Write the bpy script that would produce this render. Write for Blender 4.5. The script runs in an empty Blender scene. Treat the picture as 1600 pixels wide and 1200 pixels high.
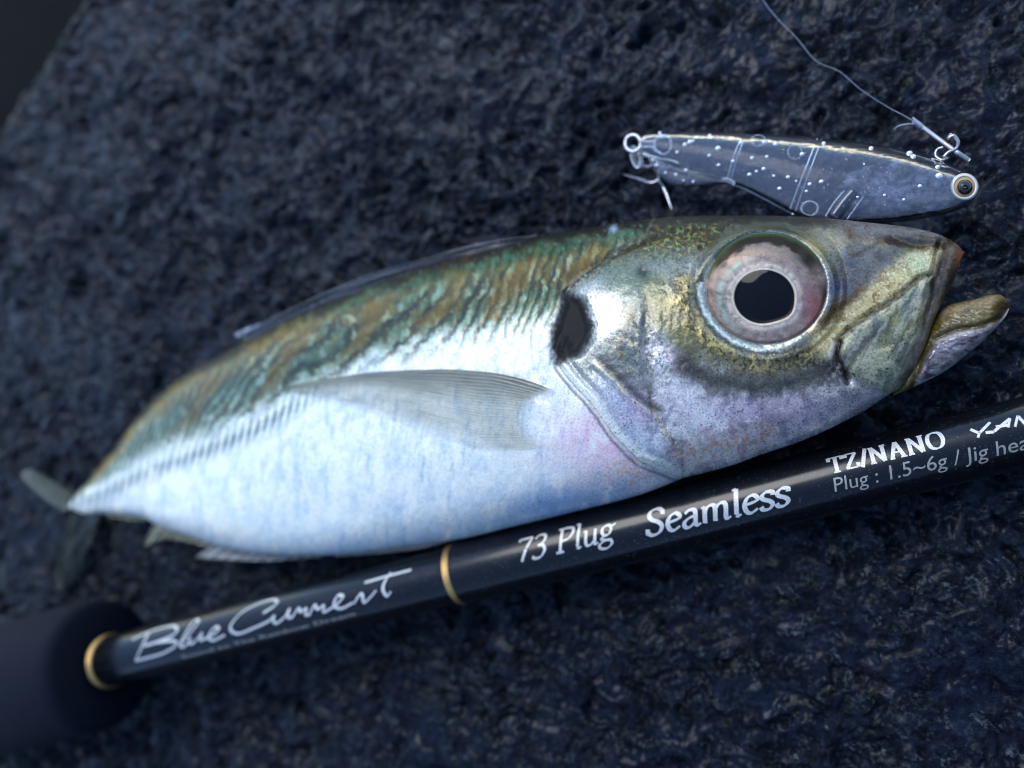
import bpy, math
import numpy as np
from mathutils import Matrix

# ------------------------------------------------------------------ camera, sky, sun, exposure
S = 0.001                                   # everything below is laid out in millimetres
sc = bpy.context.scene
YAW, PITCH, FPX, DIST = math.radians(23), math.radians(4), 1111.0, 104.0
def _rx(a): return np.array([[1,0,0],[0,math.cos(a),-math.sin(a)],[0,math.sin(a),math.cos(a)]])
def _ry(a): return np.array([[math.cos(a),0,math.sin(a)],[0,1,0],[-math.sin(a),0,math.cos(a)]])
RC = _ry(YAW) @ _rx(PITCH)
CAM = np.array([0,0,8.0]) - RC @ np.array([0,0,-1.0]) * DIST
cd = bpy.data.cameras.new('camera'); cam = bpy.data.objects.new('camera', cd)
sc.collection.objects.link(cam); sc.camera = cam
M4 = Matrix([[*RC[i], CAM[i]*S] for i in range(3)] + [[0,0,0,1]])
cam.matrix_world = M4
cd.lens = 25.0; cd.sensor_width = 36.0; cd.clip_start = 0.002; cd.clip_end = 50
cd.dof.use_dof = True; cd.dof.focus_distance = 0.082; cd.dof.aperture_fstop = 11.5

SUN_DIR = np.array([-0.25, 0.50, 0.80]); SUN_DIR /= np.linalg.norm(SUN_DIR)
w = bpy.data.worlds.new('World'); sc.world = w; w.use_nodes = True
wn = w.node_tree; bg = wn.nodes['Background']
sky = wn.nodes.new('ShaderNodeTexSky'); sky.sky_type = 'NISHITA'; sky.sun_disc = False
sky.sun_elevation = math.asin(SUN_DIR[2]); sky.sun_rotation = math.atan2(SUN_DIR[0], SUN_DIR[1])
sky.air_density = 1.0; sky.dust_density = 0.0; sky.ozone_density = 3.6
wn.links.new(sky.outputs[0], bg.inputs[0]); bg.inputs[1].default_value = 0.15
sd = bpy.data.lights.new('sun', 'SUN'); sd.energy = 1.1; sd.angle = math.radians(32); sd.color = (1, 0.97, 0.93)
so = bpy.data.objects.new('sun', sd); sc.collection.objects.link(so)
from mathutils import Vector
so.rotation_euler = Vector(SUN_DIR).to_track_quat('Z', 'Y').to_euler(); so.location = (-0.2, 0.3, 0.5)
vs = sc.view_settings; vs.view_transform = 'Standard'; vs.look = 'None'; vs.gamma = 1; vs.use_curve_mapping = False
vs.exposure = 1.18
sc.render.engine = 'CYCLES'; sc.cycles.use_denoising = True; sc.cycles.filter_width = 1.0
sc.cycles.max_bounces = 12; sc.cycles.transparent_max_bounces = 16
sc.cycles.sample_clamp_indirect = 4.0

# ------------------------------------------------------------------ helpers
def rays(px, py):
    px = np.asarray(px, float); py = np.asarray(py, float)
    d = np.stack([(px-800)/FPX, -(py-600)/FPX, -np.ones_like(px)], -1)
    return d @ RC.T
def at(px, py, z):                          # point seen at photo pixel (px,py) at height z mm
    d = rays(px, py); k = (np.asarray(z, float) - CAM[2]) / d[..., 2]
    return CAM + d * k[..., None]
def ss(a, b, x):
    t = np.clip((np.asarray(x, float)-a)/(b-a), 0, 1); return t*t*(3-2*t)
def curve(pts):                             # smooth 1-D function through points
    p = np.array(pts, float); x, y = p[:,0], p[:,1]
    h = np.diff(x); dl = np.diff(y)/h
    m = np.empty_like(y); m[0] = dl[0]; m[-1] = dl[-1]
    for i in range(1, len(x)-1):
        m[i] = 0 if dl[i-1]*dl[i] <= 0 else 2*dl[i-1]*dl[i]/(dl[i-1]+dl[i])
    def f(q):
        q = np.clip(np.asarray(q, float), x[0], x[-1]); i = np.clip(np.searchsorted(x, q)-1, 0, len(h)-1)
        t = (q-x[i])/h[i]; t2 = t*t; t3 = t2*t
        return (2*t3-3*t2+1)*y[i]+(t3-2*t2+t)*h[i]*m[i]+(-2*t3+3*t2)*y[i+1]+(t3-t2)*h[i]*m[i+1]
    return f
def spline(pts, n=10):                      # Catmull-Rom polyline
    p = np.array(pts, float)
    if len(p) < 3:
        return np.array([p[0]+(p[-1]-p[0])*t for t in np.linspace(0,1,n)])
    q = np.vstack([2*p[0]-p[1], p, 2*p[-1]-p[-2]]); out = []
    for i in range(1, len(q)-2):
        for t in np.linspace(0,1,n,endpoint=False):
            a,b,c,d = q[i-1],q[i],q[i+1],q[i+2]
            out.append(.5*(2*b+(c-a)*t+(2*a-5*b+4*c-d)*t*t+(3*b-a-3*c+d)*t**3))
    out.append(q[-2]); return np.array(out)
_rng = np.random.default_rng(7)
_perm = _rng.permutation(512); _ga = _rng.uniform(0, 2*np.pi, 512)
def _h(i, j, seed): return _perm[(_perm[(i+seed*37) & 511] + j) & 511]
def perlin(x, y, seed=0):
    x = np.asarray(x, float); y = np.asarray(y, float)
    xi = np.floor(x).astype(int); yi = np.floor(y).astype(int); xf = x-xi; yf = y-yi
    def g(i, j, dx, dy):
        a = _ga[_h(i, j, seed)]; return np.cos(a)*dx+np.sin(a)*dy
    u = xf*xf*xf*(xf*(xf*6-15)+10); v = yf*yf*yf*(yf*(yf*6-15)+10)
    n0 = g(xi,yi,xf,yf)*(1-u)+g(xi+1,yi,xf-1,yf)*u
    n1 = g(xi,yi+1,xf,yf-1)*(1-u)+g(xi+1,yi+1,xf-1,yf-1)*u
    return (n0*(1-v)+n1*v)*1.5
def fbm(x, y, oct=4, seed=0, gain=.5):
    a, s, f = 1., 0., 1.; r = 0
    for o in range(oct):
        r = r+a*perlin(x*f+o*17.3, y*f-o*9.1, seed+o); s += a; a *= gain; f *= 2.03
    return r/s
def worley(x, y, seed=0):
    x = np.asarray(x, float); y = np.asarray(y, float)
    xi = np.floor(x).astype(int); yi = np.floor(y).astype(int)
    f1 = np.full(x.shape, 9.); f2 = np.full(x.shape, 9.); cid = np.zeros(x.shape)
    for dx in (-1,0,1):
        for dy in (-1,0,1):
            hh = _h(xi+dx, yi+dy, seed); jx = _ga[hh]/(2*np.pi); jy = _ga[(hh*7+3) & 511]/(2*np.pi)
            d = np.hypot(xi+dx+jx-x, yi+dy+jy-y)
            c = d < f1; f2 = np.where(c, f1, np.minimum(f2, d)); cid = np.where(c, hh/512., cid); f1 = np.where(c, d, f1)
    return f1, f2, cid
def dpoly(px, py, pts):                     # distance to a polyline
    p = np.array(pts, float); r = np.full(np.shape(px), 1e9)
    for a, b in zip(p[:-1], p[1:]):
        d = b-a; t = np.clip(((px-a[0])*d[0]+(py-a[1])*d[1])/(d@d+1e-9), 0, 1)
        r = np.minimum(r, np.hypot(px-a[0]-t*d[0], py-a[1]-t*d[1]))
    return r
def inside(px, py, pts):                    # signed distance, negative inside
    p = np.array(pts, float); c = np.zeros(np.shape(px), bool)
    for a, b in zip(p, np.roll(p, -1, 0)):
        if a[1] == b[1]: continue
        c ^= ((a[1] > py) != (b[1] > py)) & (px < (b[0]-a[0])*(py-a[1])/(b[1]-a[1])+a[0])
    d = dpoly(px, py, np.vstack([p, p[:1]])); return np.where(c, -d, d)
def lin(c):
    c = np.asarray(c, float)/255.
    return np.where(c <= .04045, c/12.92, ((c+.055)/1.055)**2.4)

COL = sc.collection
def thing(name, label, cat, loc=(0,0,0), group=None):
    o = bpy.data.objects.new(name, None); COL.objects.link(o); o.empty_display_size = .01
    o.location = np.array(loc)*S; o['label'] = label; o['category'] = cat
    if group: o['group'] = group
    return o
def base_of(p):
    b = np.zeros(3)
    while p is not None:
        b = b+np.array(p.location)/S; p = p.parent
    return b
def mesh(name, V, F, mat, parent=None, attrs=None, smooth=True):
    V = np.asarray(V, float); V = (V-base_of(parent))*S
    me = bpy.data.meshes.new(name)
    if isinstance(F, np.ndarray):
        k = F.shape[1]
        me.vertices.add(len(V)); me.vertices.foreach_set('co', V.astype(np.float32).ravel())
        me.loops.add(F.size); me.loops.foreach_set('vertex_index', F.astype(np.int32).ravel())
        me.polygons.add(len(F)); me.polygons.foreach_set('loop_start', np.arange(0, F.size, k, dtype=np.int32))
        me.polygons.foreach_set('loop_total', np.full(len(F), k, np.int32)); me.update(calc_edges=True)
    else:
        me.from_pydata([tuple(v) for v in V], [], [tuple(int(i) for i in f) for f in F]); me.update()
    me.polygons.foreach_set('use_smooth', np.full(len(me.polygons), smooth))
    for k, a in (attrs or {}).items():
        at_ = me.attributes.new(k, 'FLOAT_COLOR', 'POINT')
        a = np.asarray(a, np.float32); 
        if a.shape[1] == 3: a = np.hstack([a, np.ones((len(a),1), np.float32)])
        at_.data.foreach_set('color', a.ravel())
    me.validate()
    if mat: me.materials.append(mat)
    o = bpy.data.objects.new(name, me); COL.objects.link(o)
    if parent: o.parent = parent
    return o
def gridf(n, m, wrap=False):
    j = np.arange(m if wrap else m-1); i = np.arange(n-1)
    I, J = np.meshgrid(i, j, indexing='ij'); J2 = (J+1) % m
    return np.stack([I*m+J, (I+1)*m+J, (I+1)*m+J2, I*m+J2], -1).reshape(-1, 4)
def frame(t):
    t = t/np.linalg.norm(t); a = np.array([0,0,1.]) if abs(t[2]) < .9 else np.array([1.,0,0])
    u = np.cross(t, a); u /= np.linalg.norm(u); return u, np.cross(t, u)
def tube(path, r, seg=10, cap=True):        # returns V, F(list) of a tube along a polyline
    P = np.asarray(path, float); n = len(P); r = np.broadcast_to(np.asarray(r, float), (n,))
    V = []; pu = None
    for i in range(n):
        t = P[min(i+1,n-1)]-P[max(i-1,0)]; t = t/np.linalg.norm(t)
        if pu is None: u, _ = frame(t)
        else: u = pu-t*(pu@t); u /= np.linalg.norm(u)
        v = np.cross(t, u); pu = u
        for k in range(seg):
            a = 2*np.pi*k/seg; V.append(P[i]+r[i]*(np.cos(a)*u+np.sin(a)*v))
    F = [list(f) for f in gridf(n, seg, True)]
    if cap: F += [list(range(seg))[::-1], [ (n-1)*seg+k for k in range(seg)]]
    return V, F
def join(parts):
    V, F = [], []
    for v, f in parts:
        b = len(V); V += list(v); F += [[i+b for i in q] for q in f]
    return V, F

# ------------------------------------------------------------------ materials
def newmat(name):
    m = bpy.data.materials.new(name); m.use_nodes = True
    nt = m.node_tree; return m, nt, nt.nodes['Principled BSDF']
def N(nt, t, **kw):
    n = nt.nodes.new(t)
    for k, v in kw.items():
        if k in n.inputs: n.inputs[k].default_value = v
        else: setattr(n, k, v)
    return n
def coordmm(nt):
    tc = N(nt, 'ShaderNodeTexCoord'); mp = N(nt, 'ShaderNodeMapping')
    mp.inputs['Scale'].default_value = (1000,1000,1000); nt.links.new(tc.outputs['Object'], mp.inputs[0]); return mp.outputs[0]
def ramp(nt, src, stops):
    r = N(nt, 'ShaderNodeValToRGB'); e = r.color_ramp.elements
    while len(e) < len(stops): e.new(.5)
    for el, (p, c) in zip(e, stops):
        el.position = p; el.color = (*c, 1) if len(c) == 3 else c
    nt.links.new(src, r.inputs[0]); return r.outputs[0]
def noise(nt, co, scale, detail=4, rough=.55, dist=0.):
    n = N(nt, 'ShaderNodeTexNoise', Scale=scale, Detail=detail, Roughness=rough, Distortion=dist)
    nt.links.new(co, n.inputs['Vector']); return n.outputs['Fac']
def bump(nt, b, h, strength=.3, dist=.0002, prev=None):
    n = N(nt, 'ShaderNodeBump', Strength=strength, Distance=dist); nt.links.new(h, n.inputs['Height'])
    if prev is not None: nt.links.new(prev, n.inputs['Normal'])
    nt.links.new(n.outputs[0], b.inputs['Normal']); return n.outputs[0]
def simple(name, col, rough=.5, metal=0., coat=0., trans=0., ior=1.45, spec=.5):
    m, nt, b = newmat(name); b.inputs['Base Color'].default_value = (*col, 1)
    b.inputs['Roughness'].default_value = rough; b.inputs['Metallic'].default_value = metal
    b.inputs['Coat Weight'].default_value = coat; b.inputs['Coat Roughness'].default_value = .06
    b.inputs['Transmission Weight'].default_value = trans; b.inputs['IOR'].default_value = ior
    b.inputs['Specular IOR Level'].default_value = spec
    return m
def painted(name, spk=.35, bumpd=.00008, bscale=3.0, coat=.5):
    """pigment from the 'Col' attribute, gloss from 'Mat' (metal, roughness, coat)"""
    m, nt, b = newmat(name); L = nt.links.new; co = coordmm(nt)
    a = N(nt, 'ShaderNodeAttribute', attribute_name='Col'); q = N(nt, 'ShaderNodeAttribute', attribute_name='Mat')
    sx = N(nt, 'ShaderNodeSeparateColor'); L(q.outputs['Color'], sx.inputs[0])
    n1 = noise(nt, co, 4.5, 3, .7); r1 = ramp(nt, n1, [(.30, (1-spk,)*3), (.62, (1+spk*.3,)*3)])
    mx = N(nt, 'ShaderNodeMix', data_type='RGBA', blend_type='MULTIPLY'); mx.inputs[0].default_value = 1
    L(a.outputs['Color'], mx.inputs[6]); L(r1, mx.inputs[7]); L(mx.outputs[2], b.inputs['Base Color'])
    L(sx.outputs[0], b.inputs['Metallic']); L(sx.outputs[1], b.inputs['Roughness']); L(sx.outputs[2], b.inputs['Coat Weight'])
    b.inputs['Coat Roughness'].default_value = .1; b.inputs['Coat IOR'].default_value = 1.33; b.inputs['Specular IOR Level'].default_value = .3
    n2 = noise(nt, co, bscale, 4, .6); bump(nt, b, n2, .5, bumpd)
    return m

# rock
rock_m, nt, b = newmat('wet_rock'); L = nt.links.new; co = coordmm(nt)
def rgbmix(nt, f, a_, b_, mode='MIX'):
    m_ = N(nt, 'ShaderNodeMix', data_type='RGBA', blend_type=mode)
    for sock, val in ((0, f), (6, a_), (7, b_)):
        if hasattr(val, 'is_linked'): nt.links.new(val, m_.inputs[sock])
        else: m_.inputs[sock].default_value = val
    return m_.outputs[2]
dn = N(nt, 'ShaderNodeTexNoise', Scale=.9, Detail=4.); L(co, dn.inputs['Vector'])
va = N(nt, 'ShaderNodeVectorMath', operation='MULTIPLY_ADD'); L(dn.outputs['Color'], va.inputs[0]); va.inputs[1].default_value = (1.6,1.6,1.6); L(co, va.inputs[2])
n1 = noise(nt, co, .42, 6, .7, .4); n2 = noise(nt, co, 1.7, 5, .68); n3 = noise(nt, co, .07, 3, .6)
v1 = N(nt, 'ShaderNodeTexVoronoi', Scale=.85); L(va.outputs[0], v1.inputs['Vector'])
sep = N(nt, 'ShaderNodeSeparateColor'); L(v1.outputs['Color'], sep.inputs[0])
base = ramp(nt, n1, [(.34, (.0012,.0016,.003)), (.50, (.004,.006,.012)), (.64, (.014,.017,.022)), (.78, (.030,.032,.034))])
grain = ramp(nt, sep.outputs[0], [(.0, (.002,.003,.005)), (.35, (.010,.012,.016)), (.62, (.060,.054,.026)), (.80, (.030,.044,.058)), (.92, (.10,.10,.082)), (1., (.18,.18,.16))])
gm = ramp(nt, n2, [(.46, (0,0,0)), (.60, (.85,.85,.85))])
patch = ramp(nt, n3, [(.38, (.35,)*3), (.60, (1.,)*3)]); gm2 = rgbmix(nt, 1.0, gm, patch, 'MULTIPLY'); sg = N(nt, 'ShaderNodeSeparateColor'); L(gm2, sg.inputs[0])
base = rgbmix(nt, 1.0, base, (.45,.85,1.6,1), 'MULTIPLY'); c3 = rgbmix(nt, sg.outputs[0], base, grain); c4 = rgbmix(nt, 1.0, c3, ramp(nt, n2, [(.32, (.25,.25,.3)), (.66, (1.5,1.45,1.35))]), 'MULTIPLY')  # base tinted blue: sky reflection mixed into the rock's colour
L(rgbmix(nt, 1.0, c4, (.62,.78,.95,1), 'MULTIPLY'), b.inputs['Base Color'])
L(ramp(nt, n3, [(.35, (.38,)*3), (.65, (.6,)*3)]), b.inputs['Roughness'])
b.inputs['Specular IOR Level'].default_value = .12; b.inputs['Coat IOR'].default_value = 1.30
L(ramp(nt, n1, [(.40, (.12,)*3), (.62, (.75,)*3)]), b.inputs['Coat Weight']); L(ramp(nt, n3, [(.35, (.27,)*3), (.65, (.44,)*3)]), b.inputs['Coat Roughness'])
bump(nt, b, noise(nt, co, 2.6, 4, .7), 1., .0007, bump(nt, b, n1, .7, .001))
deep_m, nt, b = newmat('deep_ground'); co = coordmm(nt)
nt.links.new(ramp(nt, noise(nt, co, .03, 5), [(.3, (.0015,.0015,.0012)), (.7, (.005,.0045,.0035))]), b.inputs['Base Color']); b.inputs['Roughness'].default_value = .9
b.inputs['Specular IOR Level'].default_value = .1

fish_m = painted('fish_skin', .2)
eye_m = painted('fish_iris', .25, .00004, 5); eye_m.node_tree.nodes['Principled BSDF'].inputs['Specular IOR Level'].default_value = .06
fin_m, nt, b = newmat('fin_membrane'); L = nt.links.new
a = N(nt, 'ShaderNodeAttribute', attribute_name='Col'); L(a.outputs['Color'], b.inputs['Base Color'])
q = N(nt, 'ShaderNodeAttribute', attribute_name='Mat'); sx = N(nt, 'ShaderNodeSeparateColor'); L(q.outputs['Color'], sx.inputs[0])
L(sx.outputs[0], b.inputs['Alpha']); b.inputs['Roughness'].default_value = .38; b.inputs['Coat Weight'].default_value = .25
def thinclear(name, ior, rough=.03, tint=(1,1,1), milk=0., milkc=(.6,.65,.7), bs=None):
    m = bpy.data.materials.new(name); m.use_nodes = True; nt = m.node_tree; nt.nodes.clear(); L = nt.links.new
    out = N(nt,'ShaderNodeOutputMaterial'); tr = N(nt,'ShaderNodeBsdfTransparent'); tr.inputs[0].default_value = (*tint,1)
    gl = N(nt,'ShaderNodeBsdfGlossy', Roughness=rough); fr = N(nt,'ShaderNodeFresnel', IOR=ior)
    df = N(nt,'ShaderNodeBsdfDiffuse'); df.inputs[0].default_value = (*milkc,1)
    m1 = N(nt,'ShaderNodeMixShader', Fac=milk); L(tr.outputs[0], m1.inputs[1]); L(df.outputs[0], m1.inputs[2])
    m2 = N(nt,'ShaderNodeMixShader'); L(fr.outputs[0], m2.inputs[0]); L(m1.outputs[0], m2.inputs[1]); L(gl.outputs[0], m2.inputs[2]); L(m2.outputs[0], out.inputs[0])
    if bs:
        bp = N(nt,'ShaderNodeBump', Strength=bs[1], Distance=bs[2]); L(noise(nt, coordmm(nt), bs[0], 2), bp.inputs['Height']); L(bp.outputs[0], gl.inputs['Normal']); L(bp.outputs[0], fr.inputs['Normal'])
    return m
cornea_m = thinclear('cornea', 1.26, .02)
pupil_m = simple('pupil_black', (.0015,.002,.006), .15)

# ------------------------------------------------------------------ rock the catch lies on
EA, EB = at(105, 0, 0.)[:2], at(0, 165, 0.)[:2]           # crest of the rock's edge
ed = (EB-EA)/np.linalg.norm(EB-EA); en = np.array([ed[1], -ed[0]])
if (np.zeros(2)-EA) @ en > 0: en = -en                    # en points off the rock
def axis_samples(lo, hi, a, b_, fine, coarse):
    l = np.arange(a, lo, -coarse)[::-1] if lo < a else np.array([])
    l = lo+np.cumsum(np.linspace(coarse, fine, 1))[:0] if False else l
    left = []; x = a; st = fine
    while x > lo: st = min(st*1.06, coarse); x -= st; left.append(x)
    right = []; x = b_; st = fine
    while x < hi: st = min(st*1.06, coarse); x += st; right.append(x)
    return np.concatenate([np.array(left[::-1]), np.arange(a, b_, fine), np.array(right)])
cs = at(np.array([0,1600,0,1600.]), np.array([0,0,1200,1200.]), 0.)
gx = axis_samples(cs[:,0].min()-55, cs[:,0].max()+150, cs[:,0].min()-2, cs[:,0].max()+3, .32, 4)
gy = axis_samples(cs[:,1].min()-130, cs[:,1].max()+60, cs[[1,2,3],1].min()-25, cs[[0,1],1].max()+3, .32, 4)
def side(a, b_, X, Y):                          # distance outside the line a-b (the origin lies inside)
    t = (b_-a)[:2]/np.linalg.norm((b_-a)[:2]); n_ = np.array([t[1], -t[0]]); n_ = -n_ if (-a[:2]) @ n_ > 0 else n_
    return (X-a[0])*n_[0]+(Y-a[1])*n_[1]
def rock_z(X, Y):
    wx = X+fbm(X/9, Y/9, 2, 61)*3; wy = Y+fbm(X/9, Y/9, 2, 63)*3
    z = 1.3*fbm(X/38, Y/38, 3, 1)+.9*fbm(X/11, Y/11, 3, 11)
    area = .4+.6*ss(-.35, .35, fbm(X/22, Y/22, 2, 21)+.1)
    smin = lambda a, k: a-np.logaddexp(0, (a-.06)/k)*k            # flat crests, open pits
    m1 = fbm(wx/6.5, wy/6.5, 5, 31, .6); m2 = fbm(wx/2.4, wy/2.4, 4, 33, .62); g = worley(wx/1.7, wy/1.7, 5)
    z = z+area*(4.2*smin(m1, .05)+2.1*smin(m2, .06))+.30*(1-g[0])*(g[2]-.55)*area
    z = z-1.5*ss(.28, .45, fbm(wx/3.4, wy/3.4, 3, 35))*area+.22*fbm(X/.8, Y/.8, 3, 41, .6)
    db = side(cs[2], cs[3], X, Y)-14+4*fbm(X/30, Y/30, 2, 47); dr = side(cs[3], cs[1], X, Y)-12+4*fbm(X/30, Y/30, 2, 48)
    rise = lambda q: 95*(1-np.exp(-np.maximum(q, 0)**2/(70*(np.maximum(q, 0)+25))))
    z = z+rise(db)+rise(dr)*ss(70, -10, Y)                 # unseen rise added below and right of the frame to block skylight
    d = (X-EA[0])*en[0]+(Y-EA[1])*en[1]+2.5*fbm(X/14, Y/14, 3, 51)
    return z-.8-np.where(d > -6, (np.maximum(d+6, 0)**2)/9, 0).clip(0, 150)
GX, GY = np.meshgrid(gx, gy, indexing='ij')
GZ = rock_z(GX, GY)
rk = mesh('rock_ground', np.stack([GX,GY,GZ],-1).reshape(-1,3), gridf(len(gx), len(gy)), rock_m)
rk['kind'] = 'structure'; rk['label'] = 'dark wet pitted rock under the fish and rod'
dg = mesh('lower_ground', [(-1500,-1500,-160),(1500,-1500,-160),(1500,1500,-160),(-1500,1500,-160)], [[0,1,2,3]], deep_m)
dg['kind'] = 'structure'; dg['label'] = 'dark ground far below the edge of the rock'

# ------------------------------------------------------------------ fish: shape
TOP = curve([(108,788),(122,768),(137,752),(175,705),(212,655),(250,616),(287,586),(350,551),(400,524),(450,499),(500,477),(550,457),
 (600,438),(650,421),(700,406),(750,393),(800,381),(850,370),(900,360),(950,351),(1000,344),(1050,339),(1100,337),(1200,337),(1290,341),
 (1350,347),(1420,355),(1460,364),(1484,374),(1500,386),(1508,396)])
BOT = curve([(108,793),(135,803),(158,802),(190,804),(225,809),(245,820),(300,839),(350,855),(420,866),(500,868),(560,864),(640,853),
 (720,842),(800,823),(900,799),(1000,773),(1055,752),(1067,747),(1100,739),(1150,725),(1187,711),(1250,690),(1300,668),(1345,645),(1390,616),
 (1408,604),(1422,590),(1437,562),(1450,530),(1462,495),(1476,464),(1490,438),(1502,408),(1508,391)])
THK = curve([(108,.5),(150,2.2),(250,4.2),(400,7),(600,9.5),(800,10.8),(950,11.4),(1100,10.8),(1250,9.0),(1400,5.4),(1450,3.7),(1482,2.3),(1508,.4)])
ZM = curve([(108,3.2),(180,4.5),(300,7.2),(450,9),(700,10),(1000,10.5),(1300,10),(1508,9)])
def prof(t): return np.clip(1-np.abs(t)**2.5, 0, 1)**.56
def surf_z(px, py):
    tp, bt = TOP(px), BOT(px); t = np.clip(2*(py-tp)/np.maximum(bt-tp, 1)-1, -1, 1)
    return ZM(px)+THK(px)*prof(t)
def eye_z(px, py):
    s_ = surf_z(px, py); z0 = surf_z(np.array(EYE[0]), np.array(EYE[1])); return z0+.28*(s_-z0)
EYE = (1197., 450.); ERX, ERY = 99., 91.
def eye_r(px, py): return np.hypot((px-EYE[0])/ERX, (py-EYE[1])/ERY)
G1 = [(872,571),(895,600),(925,631),(962,684),(1000,721),(1037,736),(1065,747)]       # edge of the gill cover
G2 = [(884,458),(905,436),(932,418),(970,390),(1022,369)]                           # seam over the gill cover
G3 = [(930,570),(952,588),(976,614),(998,634),(1022,648)]
G4 = [(1011,470),(1008,540),(1012,600),(1022,645),(1060,700)]                        # preopercle
SPOT = [(884,460),(908,468),(924,505),(922,528),(905,552),(874,566),(864,548),(864,520),(874,488)]
MAXL = [(1316,530),(1345,505),(1400,470),(1440,437),(1458,432),(1448,480),(1436,535),(1412,590),(1392,616),(1350,602),(1312,575),(1310,552)]
GOLDB = [(1290,530),(1330,500),(1390,450),(1430,420),(1452,408)]

def relief(px, py):
    r = np.zeros_like(px); e = eye_r(px, py)
    r += -.9*(1-ss(.86, .98, e))+.16*np.exp(-((e-1.06)/.08)**2)+.16*np.exp(-((e-1.22)/.05)**2)
    r += (eye_z(px, py)-surf_z(px, py))*(1-ss(.98, 1.32, e))
    d = inside(px, py, SPOT); r += -ss(12, -14, d)*(.15+.016*(px-866))
    g = dpoly(px, py, G1); side = inside(px, py, G1+[(1065,640),(960,480),(890,470)])
    r += np.where(side < 0, .5*np.exp(-(g/34)**2)+.1*np.exp(-((g-9)/4)**2)-.14*np.exp(-((g-17)/5)**2), -.42*np.exp(-(g/7)**2))
    r += -.28*np.exp(-(dpoly(px, py, G2)/6)**2)+.09*np.exp(-(dpoly(px, py, G3)/5)**2)-.10*np.exp(-(dpoly(px, py, [(p[0]-3,p[1]+9) for p in G3])/6)**2)
    r += -.10*np.exp(-(dpoly(px, py, G4)/8)**2)+.12*np.exp(-(dpoly(px+12, py, G4)/11)**2)
    m = inside(px, py, MAXL); r += .38*ss(4, -12, m)-.4*np.exp(-((m-4)/5)**2)
    lx = px-np.interp(py,[360,376,432,480,535,590,616],[1470,1464,1451,1440,1428,1404,1386]); r += -.55*ss(-3, 7, lx)+.3*np.exp(-((lx-14)/6)**2)
    r += -.22*np.exp(-(dpoly(px, py, [(1452,432),(1440,500),(1424,560),(1400,606)])/4)**2)
    r += -.2*np.exp(-(dpoly(px, py, [(1478,380),(1464,440),(1448,500)])/4)**2)
    r += -.55*np.exp(-(dpoly(px, py, [(1312,535),(1308,560),(1322,585),(1326,598)])/5)**2)
    r += -.16*np.exp(-(np.hypot(px-1005, py-427)/8)**2)
    r += -.3*np.exp(-(dpoly(px, py, [(1395,372),(1430,382),(1475,380)])/8)**2)
    # rows of little scales on the flank
    fl = (1-ss(850, 900, px))*ss(140, 240, px)
    wv = px+.35*(py-500)+9*fbm(px/70, py/70, 3, 71)
    per = 9+6*ss(250, 800, px); q = (py-TOP(px))/(BOT(px)-TOP(px))
    r += fl*.13*np.abs(np.sin(np.pi*wv/per))*(1-ss(.42, .62, q))*ss(.03, .1, q)*(.6+.8*fbm(px/25, py/40, 2, 77))
    r += fl*.05*fbm(px/9, py/16, 3, 79)
    r += .10*fbm(px/60, py/90, 3, 83)*ss(120, 260, px)
    hd = ss(900, 1000, px); r += hd*.06*fbm(px/14, py/14, 4, 87)+hd*.10*fbm(px/45, py/45, 3, 89)
    lat = dpoly(px, py, LAT); r += (.22*np.exp(-(lat/14)**2)+.26*np.exp(-(lat/12)**2)*np.sin(2*np.pi*(px*.93+py*.2)/10.5))*(1-ss(420, 520, px))
    r += .22*np.exp(-(dpoly(px, py, [(838,636),(842,664),(860,688)])/20)**2)      # pectoral root
    r += .10*np.exp(-(dpoly(px, py, [(1140,668),(1250,640),(1330,610)])/10)**2)
    return r
LAT = [(112,789),(150,776),(200,752),(270,722),(330,700),(400,668),(460,632),(540,590)]

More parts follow.
